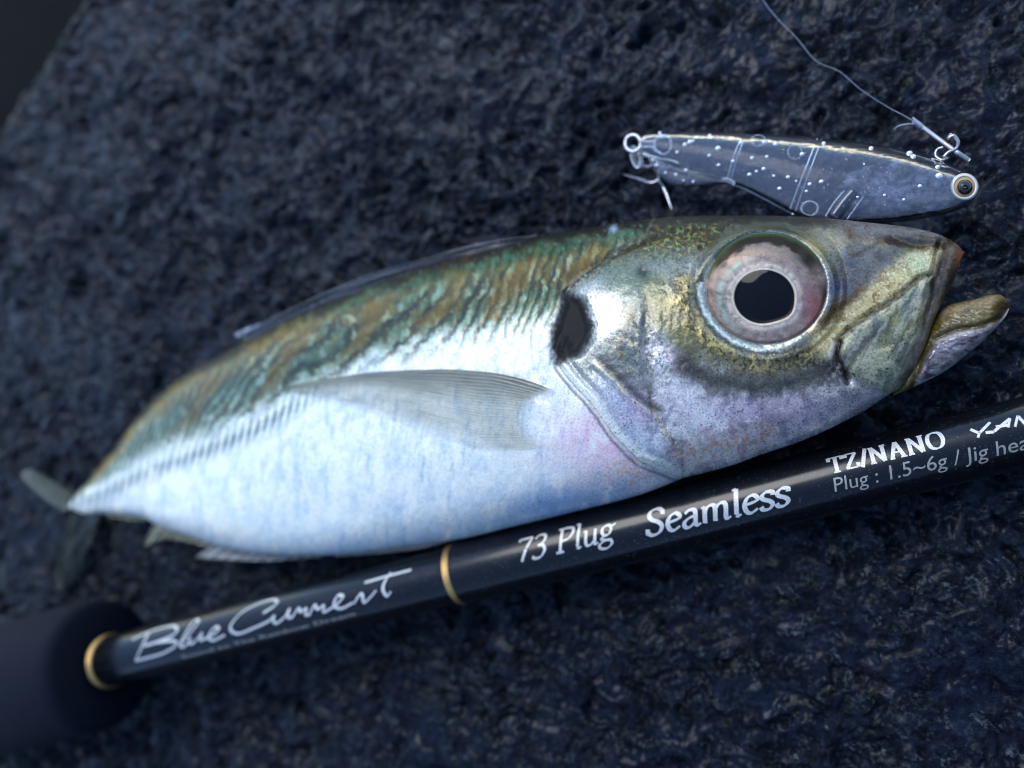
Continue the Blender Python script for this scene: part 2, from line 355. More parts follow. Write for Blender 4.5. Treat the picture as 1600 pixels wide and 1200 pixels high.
# ------------------------------------------------------------------ fish: pigment, with some shade, highlight and sky tint painted in
def paint(px, py):
    P = px.shape; tp, bt = TOP(px), BOT(px); v = (py-tp)/np.maximum(bt-tp, 1)
    C = np.zeros(P+(3,)); K = np.zeros(P+(3,)); K[...,0] = .25; K[...,1] = .34; K[...,2] = .3
    def lay(mask, col, alpha=1.):
        nonlocal C
        k = np.clip(mask*alpha, 0, 1)[..., None]; C = C*(1-k)+lin(col)*k
    def gloss(mask, metal=None, rough=None, coat=None):
        for i, x in enumerate((metal, rough, coat)):
            if x is not None: K[..., i] = K[..., i]*(1-np.clip(mask,0,1))+x*np.clip(mask,0,1)
    x0_, y0_ = px, py
    px = px+7*fbm(px/18, py/18, 4, 161, .6)*ss(820,960,px); py = py+7*fbm(px/18, py/18, 4, 165, .6)*ss(820,960,x0_)
    n_a = fbm(px/55, py/55, 4, 101); n_b = fbm(px/16, py/22, 4, 103); n_c = fbm(px/5, py/7, 3, 107); n_d = fbm(px/28, py/9, 3, 109)
    # belly and flank
    C[...] = lin((222,232,240))
    lay(ss(-.1, .4, n_a), (196,216,236), .6)
    lay(ss(.05, .45, fbm(px/26, py/80, 4, 113)), (236,240,246), .7)
    lay(ss(.12, .45, fbm(px/12, py/70, 4, 115)), (172,196,222), .55*(1-ss(880, 940, px)))
    lay(ss(.86, 1.0, v)*(1-ss(1040,1100,px)), (160,190,226), .45)  # bluish lower edge: skylight on the belly painted into the colour
    lay(ss(300, 120, px), (182,196,222), .6)
    # boundary of the dark back
    YB = curve([(108,790),(150,756),(200,722),(270,690),(350,660),(430,622),(520,585),(600,552),(700,528),(800,508),(870,492),(960,470),(1100,440)])(px)
    wob = 26*n_a+16*n_b
    q = (py+wob*.6-tp)/np.maximum(YB-tp, 8)
    body = inside_soft(px, py)
    rgt = ss(380, 620, px)
    wv = px+.35*(py-500)+9*fbm(px/70, py/70, 3, 71)+5*n_b
    per = 9+6*ss(250, 800, px); st = np.abs(np.sin(np.pi*wv/per)); st = ss(.15, .75, st)*(.7+.6*n_b)
    lay((1-ss(.75, 1.22, q))*body, (140,164,156), .95)
    lay((1-ss(.62, 1.08, q))*body, (88,122,94), .92*(.55+.45*st))
    lay((1-ss(.45, 1.3, q))*(1-st)*body, (30,52,40), .95)
    lay((1-ss(.6, 1.25, q))*(1-st)*ss(.0,.3,n_d)*body, (122,104,30), .85)
    bz = np.exp(-((q-(.45-.22*(1-rgt)))/.2)**2)
    lay(bz*body*ss(-.3, .3, n_a+n_b*.7+.12), (128,104,30), .95)
    lay(np.exp(-((q-.2)/.12)**2)*rgt*body*ss(-.4,.2,n_c+n_b), (60,120,108), .9)
    lay(np.exp(-((q-.62)/.16)**2)*(1-rgt)*body, (78,120,124), .65)
    lay((1-ss(.03, .17, q))*body, (30,28,18), .95)  # near-black back edge: olive-brown, with light falloff painted in
    lay(ss(.2, .5, n_c)*(1-ss(.8,1.1,q))*body, (150,184,170), .3); lay((1-ss(.5,.95,q))*body*ss(.0,.4,fbm(px/10,py/26,3,129)), (30,44,28), .6)
    lay(ss(.25, .55, fbm(px/22, py/30, 3, 119))*(1-ss(.5,.9,q))*body, (112,76,24), .6)
    wn_ = ss(.10,.35,q)*(1-ss(.95,1.35,q))*body
    s2 = ss(.35,.95,np.abs(np.sin(np.pi*(wv+4*n_c)/per))); lay((1-s2)*wn_, (34,50,30), .55*(.6+.9*n_b).clip(0,1)+.2)
    lay(s2*wn_*ss(-.1,.35,fbm(px/14,py/34,3,145)), (176,204,200), .40); bar_ = ss(.1,.8,np.sin(2*np.pi*(px+.6*py+24*n_a)/95)); lay(bar_*wn_*(1-ss(.7,1.,q)), (126,100,28), .55)
    gloss((1-ss(.7,1.1,q))*body, .3, .36, .35)
    # lateral scutes
    lat = dpoly(px, py, LAT); lm = np.exp(-(lat/15)**2)*(1-ss(440, 530, px))
    lay(lm, (206,222,232), .8); lay(lm*ss(.0,.7,np.sin(2*np.pi*(px*.93+py*.2)/10.5)), (92,122,140), .9)
    # pink and blue shine near the throat
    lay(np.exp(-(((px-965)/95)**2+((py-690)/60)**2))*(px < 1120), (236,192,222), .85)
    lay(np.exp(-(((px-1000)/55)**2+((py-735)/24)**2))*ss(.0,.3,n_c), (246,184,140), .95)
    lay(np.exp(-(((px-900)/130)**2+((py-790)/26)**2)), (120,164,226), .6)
    # fine wrinkles of the belly
    for x0, y0, y1 in ((660,655,770),(708,690,760),(560,700,750)):
        lay(np.exp(-((px-x0-7*fbm(py/25, py*0+x0, 2, 121))/1.3)**2)*ss(y0,y0+30,py)*ss(y1,y1-30,py), (140,160,186), .35)
    ve = fbm((px+.2*py)/4.5, py/34, 4, 127, .6); up = (1-ss(.62,.95,v))*body_(x0_, y0_)*ss(.85,1.15,q)
    lay(ss(.05,.4,ve)*up, (150,168,182), .32); lay(ss(.05,.4,-ve)*up, (244,247,250), .5)
    vb = fbm(px/30, py/60, 4, 128); lay(ss(.05,.4,vb)*body_(x0_,y0_)*ss(.45,.6,v), (246,248,250), .6); lay(ss(.1,.45,-vb)*body_(x0_,y0_)*ss(.5,.65,v), (184,202,224), .5)
    lay((fbm(px/3.2, py/3.2, 2, 125) > .52)*ss(.4,.6,v)*1., (130,150,176), .4)
    # ---------------- head
    head = 1-inside_soft(px, py)
    Hm = head
    lay(Hm, (150,162,170), 1.)
    cheek = ss(545, 640, py+.12*(px-1100)); lay(Hm*cheek, (216,216,226), .95)
    lay(Hm*cheek*ss(-.1,.3,n_b), (150,158,186), .75); lay(Hm*cheek*ss(.05,.35,fbm(px/34,py/24,4,137)), (146,148,164), .5); lay(Hm*cheek*ss(.1,.4,fbm(px/20,py/20,3,131)), (232,230,240), .8)
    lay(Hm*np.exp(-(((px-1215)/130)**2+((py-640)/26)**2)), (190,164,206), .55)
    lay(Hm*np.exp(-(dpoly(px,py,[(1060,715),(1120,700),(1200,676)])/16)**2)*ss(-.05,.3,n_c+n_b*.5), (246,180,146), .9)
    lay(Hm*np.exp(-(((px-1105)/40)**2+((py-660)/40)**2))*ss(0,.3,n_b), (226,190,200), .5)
    # crown: dark olive with green glitter
    crown = Hm*(1-ss(42, 92, py-tp+10*n_b+ (px>1200)*40))*(1-ss(1240,1330,px))
    lay(crown, (58,54,22), .95); lay(crown*ss(.05,.4,n_c), (120,160,120), .8); lay(crown*ss(.12,.4,fbm(px/8,py/5,3,133)), (150,140,56), .7)
    lay(crown*ss(.1,.4,fbm(px/11,py/7,3,134)), (26,26,16), .8)
    lay(Hm*(1-ss(5, 24, py-tp)), (44,38,26), .92)  # dark top edge of the head, light falloff painted into the colour
    # gill cover
    oc = Hm*np.exp(-(((px-985)/46)**2+((py-530)/90)**2)); lay(oc, (96,108,112), .9)
    lay(oc*ss(0,.3,n_b), (120,112,82), .6); lay(oc*ss(.05,.3,fbm(px/7,py/18,3,136)), (60,66,64), .6)
    lay(Hm*np.exp(-((np.hypot(px-938, (py-492)*.8)-4)/26)**2)*ss(-.45,.05,n_c+.1), (226,234,238), .95)
    lay(Hm*np.exp(-(dpoly(px,py,[(965,430),(1010,440)])/26)**2), (104,122,104), .7)
    lay(Hm*ss(.3,.5,n_c)*np.exp(-(dpoly(px,py,[(930,470),(1000,590)])/50)**2), (40,46,48), .6)
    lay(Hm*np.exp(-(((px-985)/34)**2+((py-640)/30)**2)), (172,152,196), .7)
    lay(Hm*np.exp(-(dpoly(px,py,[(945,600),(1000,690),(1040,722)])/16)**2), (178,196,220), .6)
    xm, ym = .7*x0_+.3*px, .7*y0_+.3*py
    lay(np.exp(-(dpoly(xm,ym,[(p[0]+5,p[1]-4) for p in G1])/8)**2), (222,232,236), .9); lay(np.exp(-(dpoly(xm,ym,[(p[0]-6,p[1]+5) for p in G1])/3)**2), (110,130,160), .8)  # silver gill-cover edge, its highlight painted as a bright line
    lay(np.exp(-(dpoly(xm,ym,G3)/3.)**2)*ss(-.3,.2,n_c+n_b), (214,210,186), .8); lay(np.exp(-(dpoly(xm,ym,[(p[0]+8,p[1]-8) for p in G3])/7)**2), (62,64,60), .7)
    lay(np.exp(-(dpoly(xm,ym,G4)/6)**2)*ss(-.4,.25,n_b+n_c), (84,82,62), .6); lay(np.exp(-(dpoly(xm,ym,[(1020,640),(1050,690)])/4)**2)*ss(-.1,.3,n_c), (200,180,120), .6)
    lay(np.exp(-(dpoly(xm,ym,G2)/9)**2)*ss(-.5,.2,n_c), (24,26,22), .85)
    # bright speckled cheek patch behind the eye
    lay(Hm*np.exp(-(dpoly(px,py,[(1030,545),(1060,600),(1100,640)])/26)**2)*ss(-.4,.1,n_c), (214,218,232), .9)
    lay(Hm*np.exp(-(dpoly(px,py,[(1050,560),(1072,582)])/12)**2), (170,146,190), .5)
    # around the eye
    e = eye_r(px, py); an = np.degrees(np.arctan2(py-EYE[1], px-EYE[0]))
    ring = np.exp(-((e-1.32)/.24)**2)
    bel = ss(-10, 40, an)*1.+ss(170,150,np.abs(an))*0
    lowr = ((an > 20) | (an < -172)).astype(float)
    lowr = ss(0, 35, an)*(an >= 0)+ss(-160,-178,an)*(an < 0)
    lay(Hm*ring*lowr, (112,104,68), .9)
    lay(Hm*ring*lowr*ss(-.1,.25,n_b), (196,184,130), .75)
    lay(Hm*ring*lowr*ss(.05,.3,n_c), (66,62,22), .85)
    lay(Hm*np.exp(-(dpoly(px,py,[(1025,450),(1040,500),(1075,545)])/22)**2), (112,112,72), .75)
    dk = Hm*np.exp(-(dpoly(px,py,[(1072,568),(1115,596),(1180,606),(1240,596),(1290,578)])/(21+12*n_b+12*fbm(px/40,py/40,2,143)).clip(8,44))**2); lay(dk, (46,48,44), .85)
    lay(dk*ss(-.05,.3,n_c), (112,110,92), .65)
    lay(Hm*np.exp(-(dpoly(px,py,[(1245,560),(1290,570),(1315,590)])/12)**2)*ss(-.3,.2,n_c), (66,58,40), .8)
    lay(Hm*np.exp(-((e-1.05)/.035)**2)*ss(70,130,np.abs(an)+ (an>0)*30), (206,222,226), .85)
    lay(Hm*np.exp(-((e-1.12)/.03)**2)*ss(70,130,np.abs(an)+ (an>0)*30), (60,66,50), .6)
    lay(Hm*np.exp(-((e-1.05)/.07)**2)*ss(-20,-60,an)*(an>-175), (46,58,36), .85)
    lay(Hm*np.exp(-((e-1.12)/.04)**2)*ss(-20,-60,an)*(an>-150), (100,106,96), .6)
    lay(Hm*np.exp(-((e-1.09)/.06)**2)*ss(75,30,np.abs(an)), (104,112,98), .85)
    # snout
    sn = Hm*ss(1285,1330,px)
    lay(sn*(1-ss(440,560,py)), (112,112,116), .9); lay(sn*(1-ss(440,560,py))*ss(-.05,.3,n_a), (78,82,96), .75); lay(sn*ss(0,.3,fbm(px/20,py/14,4,139))*(1-ss(400,470,py)), (96,80,60), .6)
    lay(Hm*np.exp(-(((px-1275)/28)**2+((py-385)/22)**2)), (180,172,124), .7)
    lay(Hm*np.exp(-(((px-1310)/20)**2+((py-450)/16)**2)), (70,86,140), .6)
    gb = dpoly(px,py,GOLDB); lay(Hm*np.exp(-(gb/26)**4), (206,190,146), .97)
    lay(Hm*np.exp(-(gb/26)**4)*ss(-.05,.35,n_b), (150,112,62), .7); lay(Hm*np.exp(-(gb/26)**4)*ss(.05,.35,n_c), (222,222,196), .7)
    lay(Hm*np.exp(-(dpoly(px,py,[(1286,502),(1310,480),(1345,455)])/9)**2), (96,66,28), .75)
    lay(Hm*np.exp(-(((px-1435)/26)**2+((py-412)/20)**2)), (190,206,178), .7)
    lay(Hm*np.exp(-(dpoly(px,py,[(1392,374),(1430,380),(1480,384)])/13)**2)*ss(-.5,0,n_b), (48,32,28), .95)  # dark brown nostril patch, with snout-top shading painted in
    lay(Hm*np.exp(-(dpoly(px,py,[(1335,398),(1360,385),(1400,372)])/4)**2), (74,60,44), .7)
    lay(Hm*np.exp(-(dpoly(px,py,[(1340,360),(1400,362),(1470,366)])/6)**2), (120,128,140), .6)
    m = inside(px,py,MAXL); mk_ = ss(5,-4,m); lay(mk_, (172,176,156), .95); lay(mk_*ss(-.1,.3,n_a+n_b*.4), (112,124,124), .8)
    lay(mk_*np.exp(-(dpoly(px,py,[(1400,500),(1380,540)])/14)**2), (132,136,92), .7)
    lay(mk_*np.exp(-(dpoly(px,py,[(1325,560),(1350,535),(1380,510)])/9)**2), (58,66,80), .7)
    lay(mk_*np.exp(-(dpoly(px,py,[(1370,548),(1392,544)])/4)**2), (220,214,178), .8)
    lay(mk_*ss(.3,.5,n_c), (70,74,62), .6); fo = fbm((px+.55*py)/9, (py-.9*px)/90, 3, 181); lay(mk_*ss(.05,.4,fo), (92,92,66), .6); lay(mk_*ss(.05,.4,-fo), (178,186,180), .5)
    lay(np.exp(-((m-3)/4)**2)*Hm*(py < 560), (78,80,74), .8)
    lip = Hm*ss(0,14,px-np.interp(py,[376,432,480,535,590,616],[1468,1452,1440,1428,1404,1386]))
    lay(lip, (66,52,36), .97); lay(lip*np.exp(-(dpoly(px,py,[(1490,385),(1476,430),(1455,490),(1430,560)])/6)**2), (140,134,132), .65)
    lay(lip*np.exp(-(((px-1500)/10)**2+((py-405)/24)**2)), (150,104,84), .7)
    lay(lip*np.exp(-(dpoly(px,py,[(1470,400),(1452,470),(1425,550)])/4)**2), (60,54,44), .75)
    lay(Hm*np.exp(-(dpoly(px,py,[(1312,535),(1308,560),(1322,585),(1326,598)])/5)**2), (22,26,34), .9)
    lay(Hm*np.exp(-(dpoly(px,py,[(1303,535),(1298,555)])/4)**2), (220,220,236), .8)
    jaw = Hm*ss(590,625,py)*ss(1290,1340,px)*(m > 0); lay(jaw, (148,152,168), .8)
    # pore, dark gill spot
    lay(np.exp(-(np.hypot(px-1005,py-427)/10)**2), (44,52,44), .9)
    lay(np.exp(-(np.hypot(px-958,py-357)/7)**2)*1., (150,180,220), .8)
    sp = inside(px,py,SPOT)+5*n_c; lay(ss(16,-4,sp+6*n_b), (46,56,66), .7); lay(ss(9,-7,sp+5*n_b), (15,19,26), 1.)
    # tiny black pigment dots on the head
    f1,_,cid = worley(px/4.6, py/4.6, 9); lay(Hm*(1-ss(.10,.26,f1))*(cid > .45)*ss(.0,.4,fbm(px/40,py/40,2,141)+.25), (36,36,34), .75)
    gloss(Hm, .35, .27, .5); gloss(crown, .15, .4, .3); gloss(ss(9,-5,sp), .0, .8, .06); gloss(mk_, .05, .3, .7); gloss(lip, 0, .35, .6); gloss(1-ss(.02,.09,v), .05, .5, .15)
    C = np.clip(C, 0, 1)*(1+(.25+.22*ss(860,960,x0_))*fbm(x0_/3.3, y0_/3.3, 3, 171)+.12*fbm(x0_/11, y0_/11, 3, 173))[..., None]
    C = np.clip(C*np.array([1.14,1.03,.84]), 0, .92)
    g_ = C.mean(-1, keepdims=True); C = np.clip(g_+(C-g_)*(1.28-.2*ss(860,960,x0_))[..., None], 0.002, .92)
    lum = C.mean(-1, keepdims=True); return C*(lum/.62).clip(0,1.05)**(.5-.2*ss(880,980,x0_))[..., None], K
HEADP = [(893,600),(872,571),(866,540),(876,480),(884,458),(905,436),(932,418),(970,390),(1010,368),(1040,300),(1600,300),(1600,800),(1065,760),(1065,747),(1037,736),(1000,721),(962,684),(925,631)]
def body_(px, py): return ss(-4, 4, inside(px, py, HEADP))
def inside_soft(px, py): return ss(-4, 4, inside(px, py, HEADP)+3*fbm(px/12, py/12, 3, 151))

fb = at(800, 620, 0.); fish = thing('fish', 'silver horse mackerel with green back and huge eye lying on wet rock', 'fish', (fb[0], fb[1], 0))
xs = np.concatenate([np.linspace(108,180,36,endpoint=False), np.linspace(180,820,330,endpoint=False), np.linspace(820,1508,560)])
NT, NB = 300, 46
tau = np.linspace(-1,1,NT); tt = .3*np.sin(tau*np.pi/2)+.7*tau
PX = np.repeat(xs[:,None], NT, 1); PYt = TOP(xs)[:,None]; PYb = BOT(xs)[:,None]
PY = PYt+(PYb-PYt)*(tt[None]+1)/2
fade = prof(tt)[None]; Zs = ZM(xs)[:,None]+THK(xs)[:,None]*fade+relief(PX, PY)*np.minimum(1, fade*2.2)
Vt = at(PX, PY, Zs)
tb = np.linspace(1,-1,NB+2)[1:-1]; tb = np.sin(tb*np.pi/2)
PXb = np.repeat(xs[:,None], NB, 1); PYB = PYt+(PYb-PYt)*(tb[None]+1)/2
Vb = at(PXb, PYB, np.repeat(ZM(xs)[:,None], NB, 1)); Vb[..., 2] -= (ZM(xs)*.86)[:,None].clip(0)*prof(tb)[None]*np.minimum(1, THK(xs)/ (ZM(xs)*.8))[:,None]
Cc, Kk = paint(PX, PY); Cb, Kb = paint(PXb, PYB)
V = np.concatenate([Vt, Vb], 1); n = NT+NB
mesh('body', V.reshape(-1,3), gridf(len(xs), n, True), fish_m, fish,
     {'Col': np.concatenate([Cc,Cb],1).reshape(-1,3), 'Mat': np.concatenate([Kk,Kb],1).reshape(-1,3)})

# lower jaw
JT = curve([(1396,604),(1420,580),(1440,545),(1460,500),(1480,478),(1500,472),(1525,467),(1545,461),(1560,460),(1572,467),(1577,480)])
JB = curve([(1396,618),(1425,606),(1475,581),(1512,553),(1540,529),(1560,508),(1572,494),(1577,482)])
jx = np.linspace(1396,1577,140); jt = np.linspace(-1,1,90); jt = .4*np.sin(jt*np.pi/2)+.6*jt
JX = np.repeat(jx[:,None],90,1); JY = JT(jx)[:,None]+(JB(jx)-JT(jx))[:,None]*(jt[None]+1)/2
DEN = [(1432,600),(1444,560),(1462,535),(1490,521),(1537,513),(1566,500),(1577,486),(1577,500),(1512,560),(1430,612)]
dd = inside(JX, JY, DEN)
jz = 7.6+2.6*prof(jt)[None]*ss(1396,1420,JX)*ss(1582,1545,JX)+.5*ss(4,-8,dd)-.35*np.exp(-((dd-5)/5)**2)+.22*fbm((JX+.4*JY)/26,(JY-.4*JX)/8,4,201)
Cj = np.zeros(JX.shape+(3,)); Kj = np.zeros_like(Cj); Kj[...,1] = .28; Kj[...,2] = .8; Cj[...] = lin((128,116,70))
def jl(m_, c, a=1.):
    global Cj
    k = np.clip(m_*a,0,1)[...,None]; Cj = Cj*(1-k)+lin(c)*k
nb = fbm(JX/16, JY/12, 3, 203); jl(ss(0,.4,nb), (160,148,96), .7); jl(ss(.1,.5,-nb), (84,74,44), .7)
jl(np.exp(-(dpoly(JX,JY,[(1470,490),(1510,478),(1555,464)])/6)**2), (186,168,140), .8)
jl(np.exp(-(((JX-1566)/12)**2+((JY-480)/10)**2)), (104,66,48), .8)
jl(np.exp(-((dd-6)/6)**2), (52,40,26), .6); jl(np.exp(-(dpoly(JX,JY,[(1410,600),(1434,556),(1456,505)])/9)**2), (150,140,84), .8); jl(ss(3,-3,dd), (150,144,152), 1); jl(np.exp(-((JB(JX)-JY)/5)**2)*(dd<4), (206,206,206), .85); jl(ss(0,-6,dd)*ss(-.05,.3,fbm(JX/22,JY/10,3,205)), (196,194,204), .8); jl(ss(0,-6,dd)*ss(.0,.35,fbm(JX/18,JY/8,3,207)), (84,74,88), .8)
jl(np.exp(-(dpoly(JX,JY,[(1460,536),(1490,523),(1520,517)])/3)**2), (214,214,220), .7)
Kj[...,0] = .3*ss(3,-3,dd); Kj[...,2] = .4; Cj = np.clip(Cj*np.array([1.05,.98,.86])*(.82+.5*fbm(JX/6,JY/4,3,209))[...,None], 0, .9)**1.08*(.72+.28*ss(6,-4,dd))[...,None]
Vj = at(JX, JY, jz); jb = Vj[:, ::-1][:, 1:-1].copy(); jb[..., 2] = 7.6-3.2*prof(jt)[::-1][1:-1][None]
Vj = np.concatenate([Vj, jb], 1)
mesh('lower_jaw', Vj.reshape(-1,3), gridf(140, 90+88, True), fish_m, fish,
     {'Col': np.concatenate([Cj, Cj[:, ::-1][:, 1:-1]],1).reshape(-1,3), 'Mat': np.concatenate([Kj, Kj[:, ::-1][:, 1:-1]],1).reshape(-1,3)})

# eye: iris with pupil, under a clear cornea
er = np.linspace(0,1,70); ea = np.linspace(0,2*np.pi,160,endpoint=False)
ER, EA_ = np.meshgrid(er, ea, indexing='ij')
IX = EYE[0]+ERX*ER*np.cos(EA_); IY = EYE[1]+ERY*ER*np.sin(EA_)
pc = (1194., 464.); pr = 48*(1+.05*np.cos(EA_*2)+.10*np.exp(-(((np.degrees(EA_)-30+180)%360-180)/16)**2))
pd = np.hypot(IX-pc[0], (IY-pc[1])*1.12)/48
pang = np.degrees(np.arctan2(IY-pc[1], IX-pc[0])); pd = pd/(1+.07*np.exp(-((pang-33)/18)**2)-.03*np.exp(-((pang-75)/22)**2))
ez0 = float(surf_z(np.array(EYE[0]), np.array(EYE[1])))
rimz = eye_z(IX, IY)
iz = rimz*ss(.5,1,ER)+ (ez0+.1)*(1-ss(.5,1,ER)) + .25-.5*ss(.9,1,ER)-.12*(1-ss(.9,1.03,pd))
Ci = np.zeros(IX.shape+(3,)); Ki = np.zeros_like(Ci); Ki[...,0] = .2; Ki[...,1] = .35; Ki[...,2] = .0
Ci[...] = lin((118,108,110))
def il(m_, c, a=1.):
    global Ci
    k = np.clip(m_*a,0,1)[...,None]; Ci = Ci*(1-k)+lin(c)*k
an = np.degrees(EA_); an = (an+180)%360-180
ni = fbm(pd*3, pang/14, 3, 211); nr = fbm(pd*2.5, pang/9, 4, 213)+.5*fbm(IX/9,IY/9,3,214)
il(np.exp(-((pd-1.16)/.11)**2), (186,188,186), .7); il(np.exp(-((pd-1.42)/.12)**2)*(.5+.5*ss(-.3,.3,ni)), (120,112,140), .5)
il(np.exp(-((pd-1.45)/.1)**2)*ss(100,150,np.abs(an)), (136,172,166), .7)
il(np.exp(-((pd-1.75)/.14)**2)*ss(90,140,np.abs(an)), (150,124,112), .7)
il(ss(0,.4,ni), (150,138,136), .6); il(ss(.05,.4,nr), (78,70,76), .55); il(ss(.1,.45,fbm(IX/14,IY/14,4,215)), (96,84,96), .5)
il(np.exp(-((an+90)/60)**2)*np.exp(-((pd-1.7)/.25)**2), (140,128,118), .6); il(np.exp(-((pd-1.10)/.04)**2)*(.4+.6*ss(-.2,.3,ni)), (150,136,166), .5)
il(np.exp(-((an-20)/26)**2)*np.exp(-((pd-1.5)/.28)**2), (140,84,96), .55); il(np.exp(-((an-28)/22)**2)*ss(1.4,1.8,pd), (104,26,28), .6)
il(np.exp(-((an-8)/14)**2)*ss(1.75,1.95,pd), (20,14,12), .8)
il(np.exp(-((an+35)/16)**2)*ss(1.6,1.85,pd), (36,30,28), .9)
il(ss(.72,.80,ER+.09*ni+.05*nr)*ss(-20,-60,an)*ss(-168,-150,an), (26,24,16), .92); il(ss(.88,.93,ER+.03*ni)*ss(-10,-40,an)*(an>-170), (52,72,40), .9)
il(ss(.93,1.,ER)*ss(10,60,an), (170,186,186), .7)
il(ss(1.08,1.03,pd), (206,196,190), .8); il(ss(1.01,.97,pd), (2,3,8), 1)
Ci = np.clip(Ci*np.array([1.08,1.,.80]), 0, 1)
Ki[...,0] *= ss(.98,1.03,pd); Ki[...,1] = np.where(pd < 1, .12, .35)
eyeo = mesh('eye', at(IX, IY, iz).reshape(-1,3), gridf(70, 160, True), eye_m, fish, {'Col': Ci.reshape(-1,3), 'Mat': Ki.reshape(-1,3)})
cr = np.linspace(0,1,40); ca = np.linspace(0,2*np.pi,120,endpoint=False); CR, CA = np.meshgrid(cr, ca, indexing='ij')
KX = EYE[0]+ERX*1.0*CR*np.cos(CA); KY = EYE[1]+ERY*1.0*CR*np.sin(CA)
kb = eye_z(KX, KY); flat = kb*ss(.3,1,CR)+(ez0+.1)*(1-ss(.3,1,CR))
kz = flat+.02+.85*np.clip(1-CR**2, 0, 1)+.05*fbm(KX/40, KY/40, 2, 221)
kb2 = flat+.28-.2*(1-CR)
Vk = np.concatenate([at(KX,KY,kz), ], 0)
mesh('cornea', Vk.reshape(-1,3), gridf(40,120,True), None, eyeo)

# pectoral fin
FT = curve([(430,606),(520,590),(600,580),(700,577),(760,581),(800,588),(840,600),(872,613)])
FB = curve([(430,608),(480,621),(520,630),(560,640),(620,660),(700,688),(760,703),(820,703),(872,690)])
BASE = curve([(0,872),(.15,852),(.35,832),(.6,824),(.8,832),(1,862)])     # root line, px against fin fraction
nu, nv = 240, 120
FU, FV = np.meshgrid(np.linspace(0,1,nu), np.linspace(0,1,nv), indexing='ij')
FX = 430+(BASE(FV)-430)*FU**.9; FY = FT(FX)+(FB(FX)-FT(FX))*FV
ray_ = FV**1.15*27+.9*fbm(FU*2.2, FV*7, 3, 231); rr = np.abs(np.sin(np.pi*ray_))
fz = surf_z(FX, FY)+.35+.06*(1-rr)+.35*np.exp(-((FU-.8)/.3)**2)*(1-FV)+.1*fbm(FX/60, FY/30, 2, 233)
Cf = np.zeros(FX.shape+(3,)); Cf[...] = lin((142,142,120))
kk = (1-ss(.15,.5,rr)*1.)[...,None]*.75; Cf = Cf*(1-kk)+lin((44,48,46))*kk
kk = (ss(.35,.0,FV)*ss(.05,.3,FU))[...,None]*.7; Cf = Cf*(1-kk)+lin((78,76,70))*kk
kk = np.exp(-((FV-.0)/.03)**2)[...,None]*.7; Cf = Cf*(1-kk)+lin((60,62,48))*kk
kk = (ss(.55,.95,FU)*ss(.3,.7,FV))[...,None]*.5; Cf = Cf*(1-kk)+lin((168,166,132))*kk
al = .30+.46*(1-ss(.1,.55,rr))*(.6+.8*fbm(FU*9,FV*12,2,235))+.42*ss(.5,.0,FV)+.12*fbm(FU*5,FV*5,3,237); al = al*1.12*(1-.18*FV)*(1-.75*ss(.72,1,FV)*ss(.9,.5,FU))*ss(0,.04,FU)
al = np.clip(al*(1-ss(.93,1.,FU)*.85), 0, 1)
Mf = np.stack([al,al,al],-1)
mesh('pectoral_fin', at(FX,FY,fz).reshape(-1,3), gridf(nu,nv), fin_m, fish, {'Col': Cf.reshape(-1,3), 'Mat': Mf.reshape(-1,3)})

def fin(name, A, B, za, zb, cols, nr_=16, alpha=.85, n=60, mm=40, ripple=.25):
    """a thin two-sided fin between edge A (root) and edge B (margin), rays running root to margin"""
    a = spline(A, 14); b_ = spline(B, 14)
    ia = np.linspace(0,1,n); pa = np.stack([np.interp(ia, np.linspace(0,1,len(a)), a[:,k]) for k in (0,1)],-1)
    pb = np.stack([np.interp(ia, np.linspace(0,1,len(b_)), b_[:,k]) for k in (0,1)],-1)
    U, W = np.meshgrid(ia, np.linspace(0,1,mm), indexing='ij')
    X = pa[:,None,0]+(pb-pa)[:,None,0]*W; Y = pa[:,None,1]+(pb-pa)[:,None,1]*W
    za_ = np.interp(ia, np.linspace(0,1,len(np.atleast_1d(za))), np.atleast_1d(za))[:,None]; zb_ = np.interp(ia, np.linspace(0,1,len(np.atleast_1d(zb))), np.atleast_1d(zb))[:,None]
    r_ = np.abs(np.sin(np.pi*U*nr_)); z = za_+(zb_-za_)*W+ripple*(.5-r_)+ripple*1.5*fbm(U*4, W*3, 2, 301)
    top = at(X, Y, z+.12); bot = at(X, Y, z-.12)
    C_ = np.zeros(X.shape+(3,)); C_[...] = lin(cols[0]); k = ((1-ss(.1,.5,r_))*.8)[...,None]; C_ = C_*(1-k)+lin(cols[1])*k
    al = np.clip(alpha*(.7+.3*(1-ss(.1,.5,r_)))*np.ones_like(X), 0, 1); K_ = np.stack([al]*3,-1)
    V_ = np.concatenate([top.reshape(-1,3), bot.reshape(-1,3)]); F1 = gridf(n,mm); F2 = gridf(n,mm)[:, ::-1]+n*mm
    return mesh(name, V_, np.concatenate([F1,F2]), fin_m, fish, {'Col': np.concatenate([C_.reshape(-1,3)]*2), 'Mat': np.concatenate([K_.reshape(-1,3)]*2)})
tail = bpy.data.objects  # (names below)
fin('tail_fin_lobe', [(118,772),(112,782),(116,793)], [(48,732),(34,742),(58,770),(100,798)], 3.4, [1.5,1.6,2.0,2.6], [(62,64,34),(40,42,26)], 10)
fin('tail_fin_lobe', [(112,792),(130,800),(160,801)], [(86,890),(92,918),(112,912)], 3.2, [.9,.9,.9], [(42,46,36),(28,32,26)], 10)
fin('dorsal_fin', [(385,533),(480,487),(600,440),(740,396),(840,373)], [(372,524),(480,470),(590,425),(730,384),(840,366)], [8.6,9,9.6,10,10.2], [8.4,9.2,9.8,10.2,10.3], [(44,50,58),(24,28,34)], 26, .97)
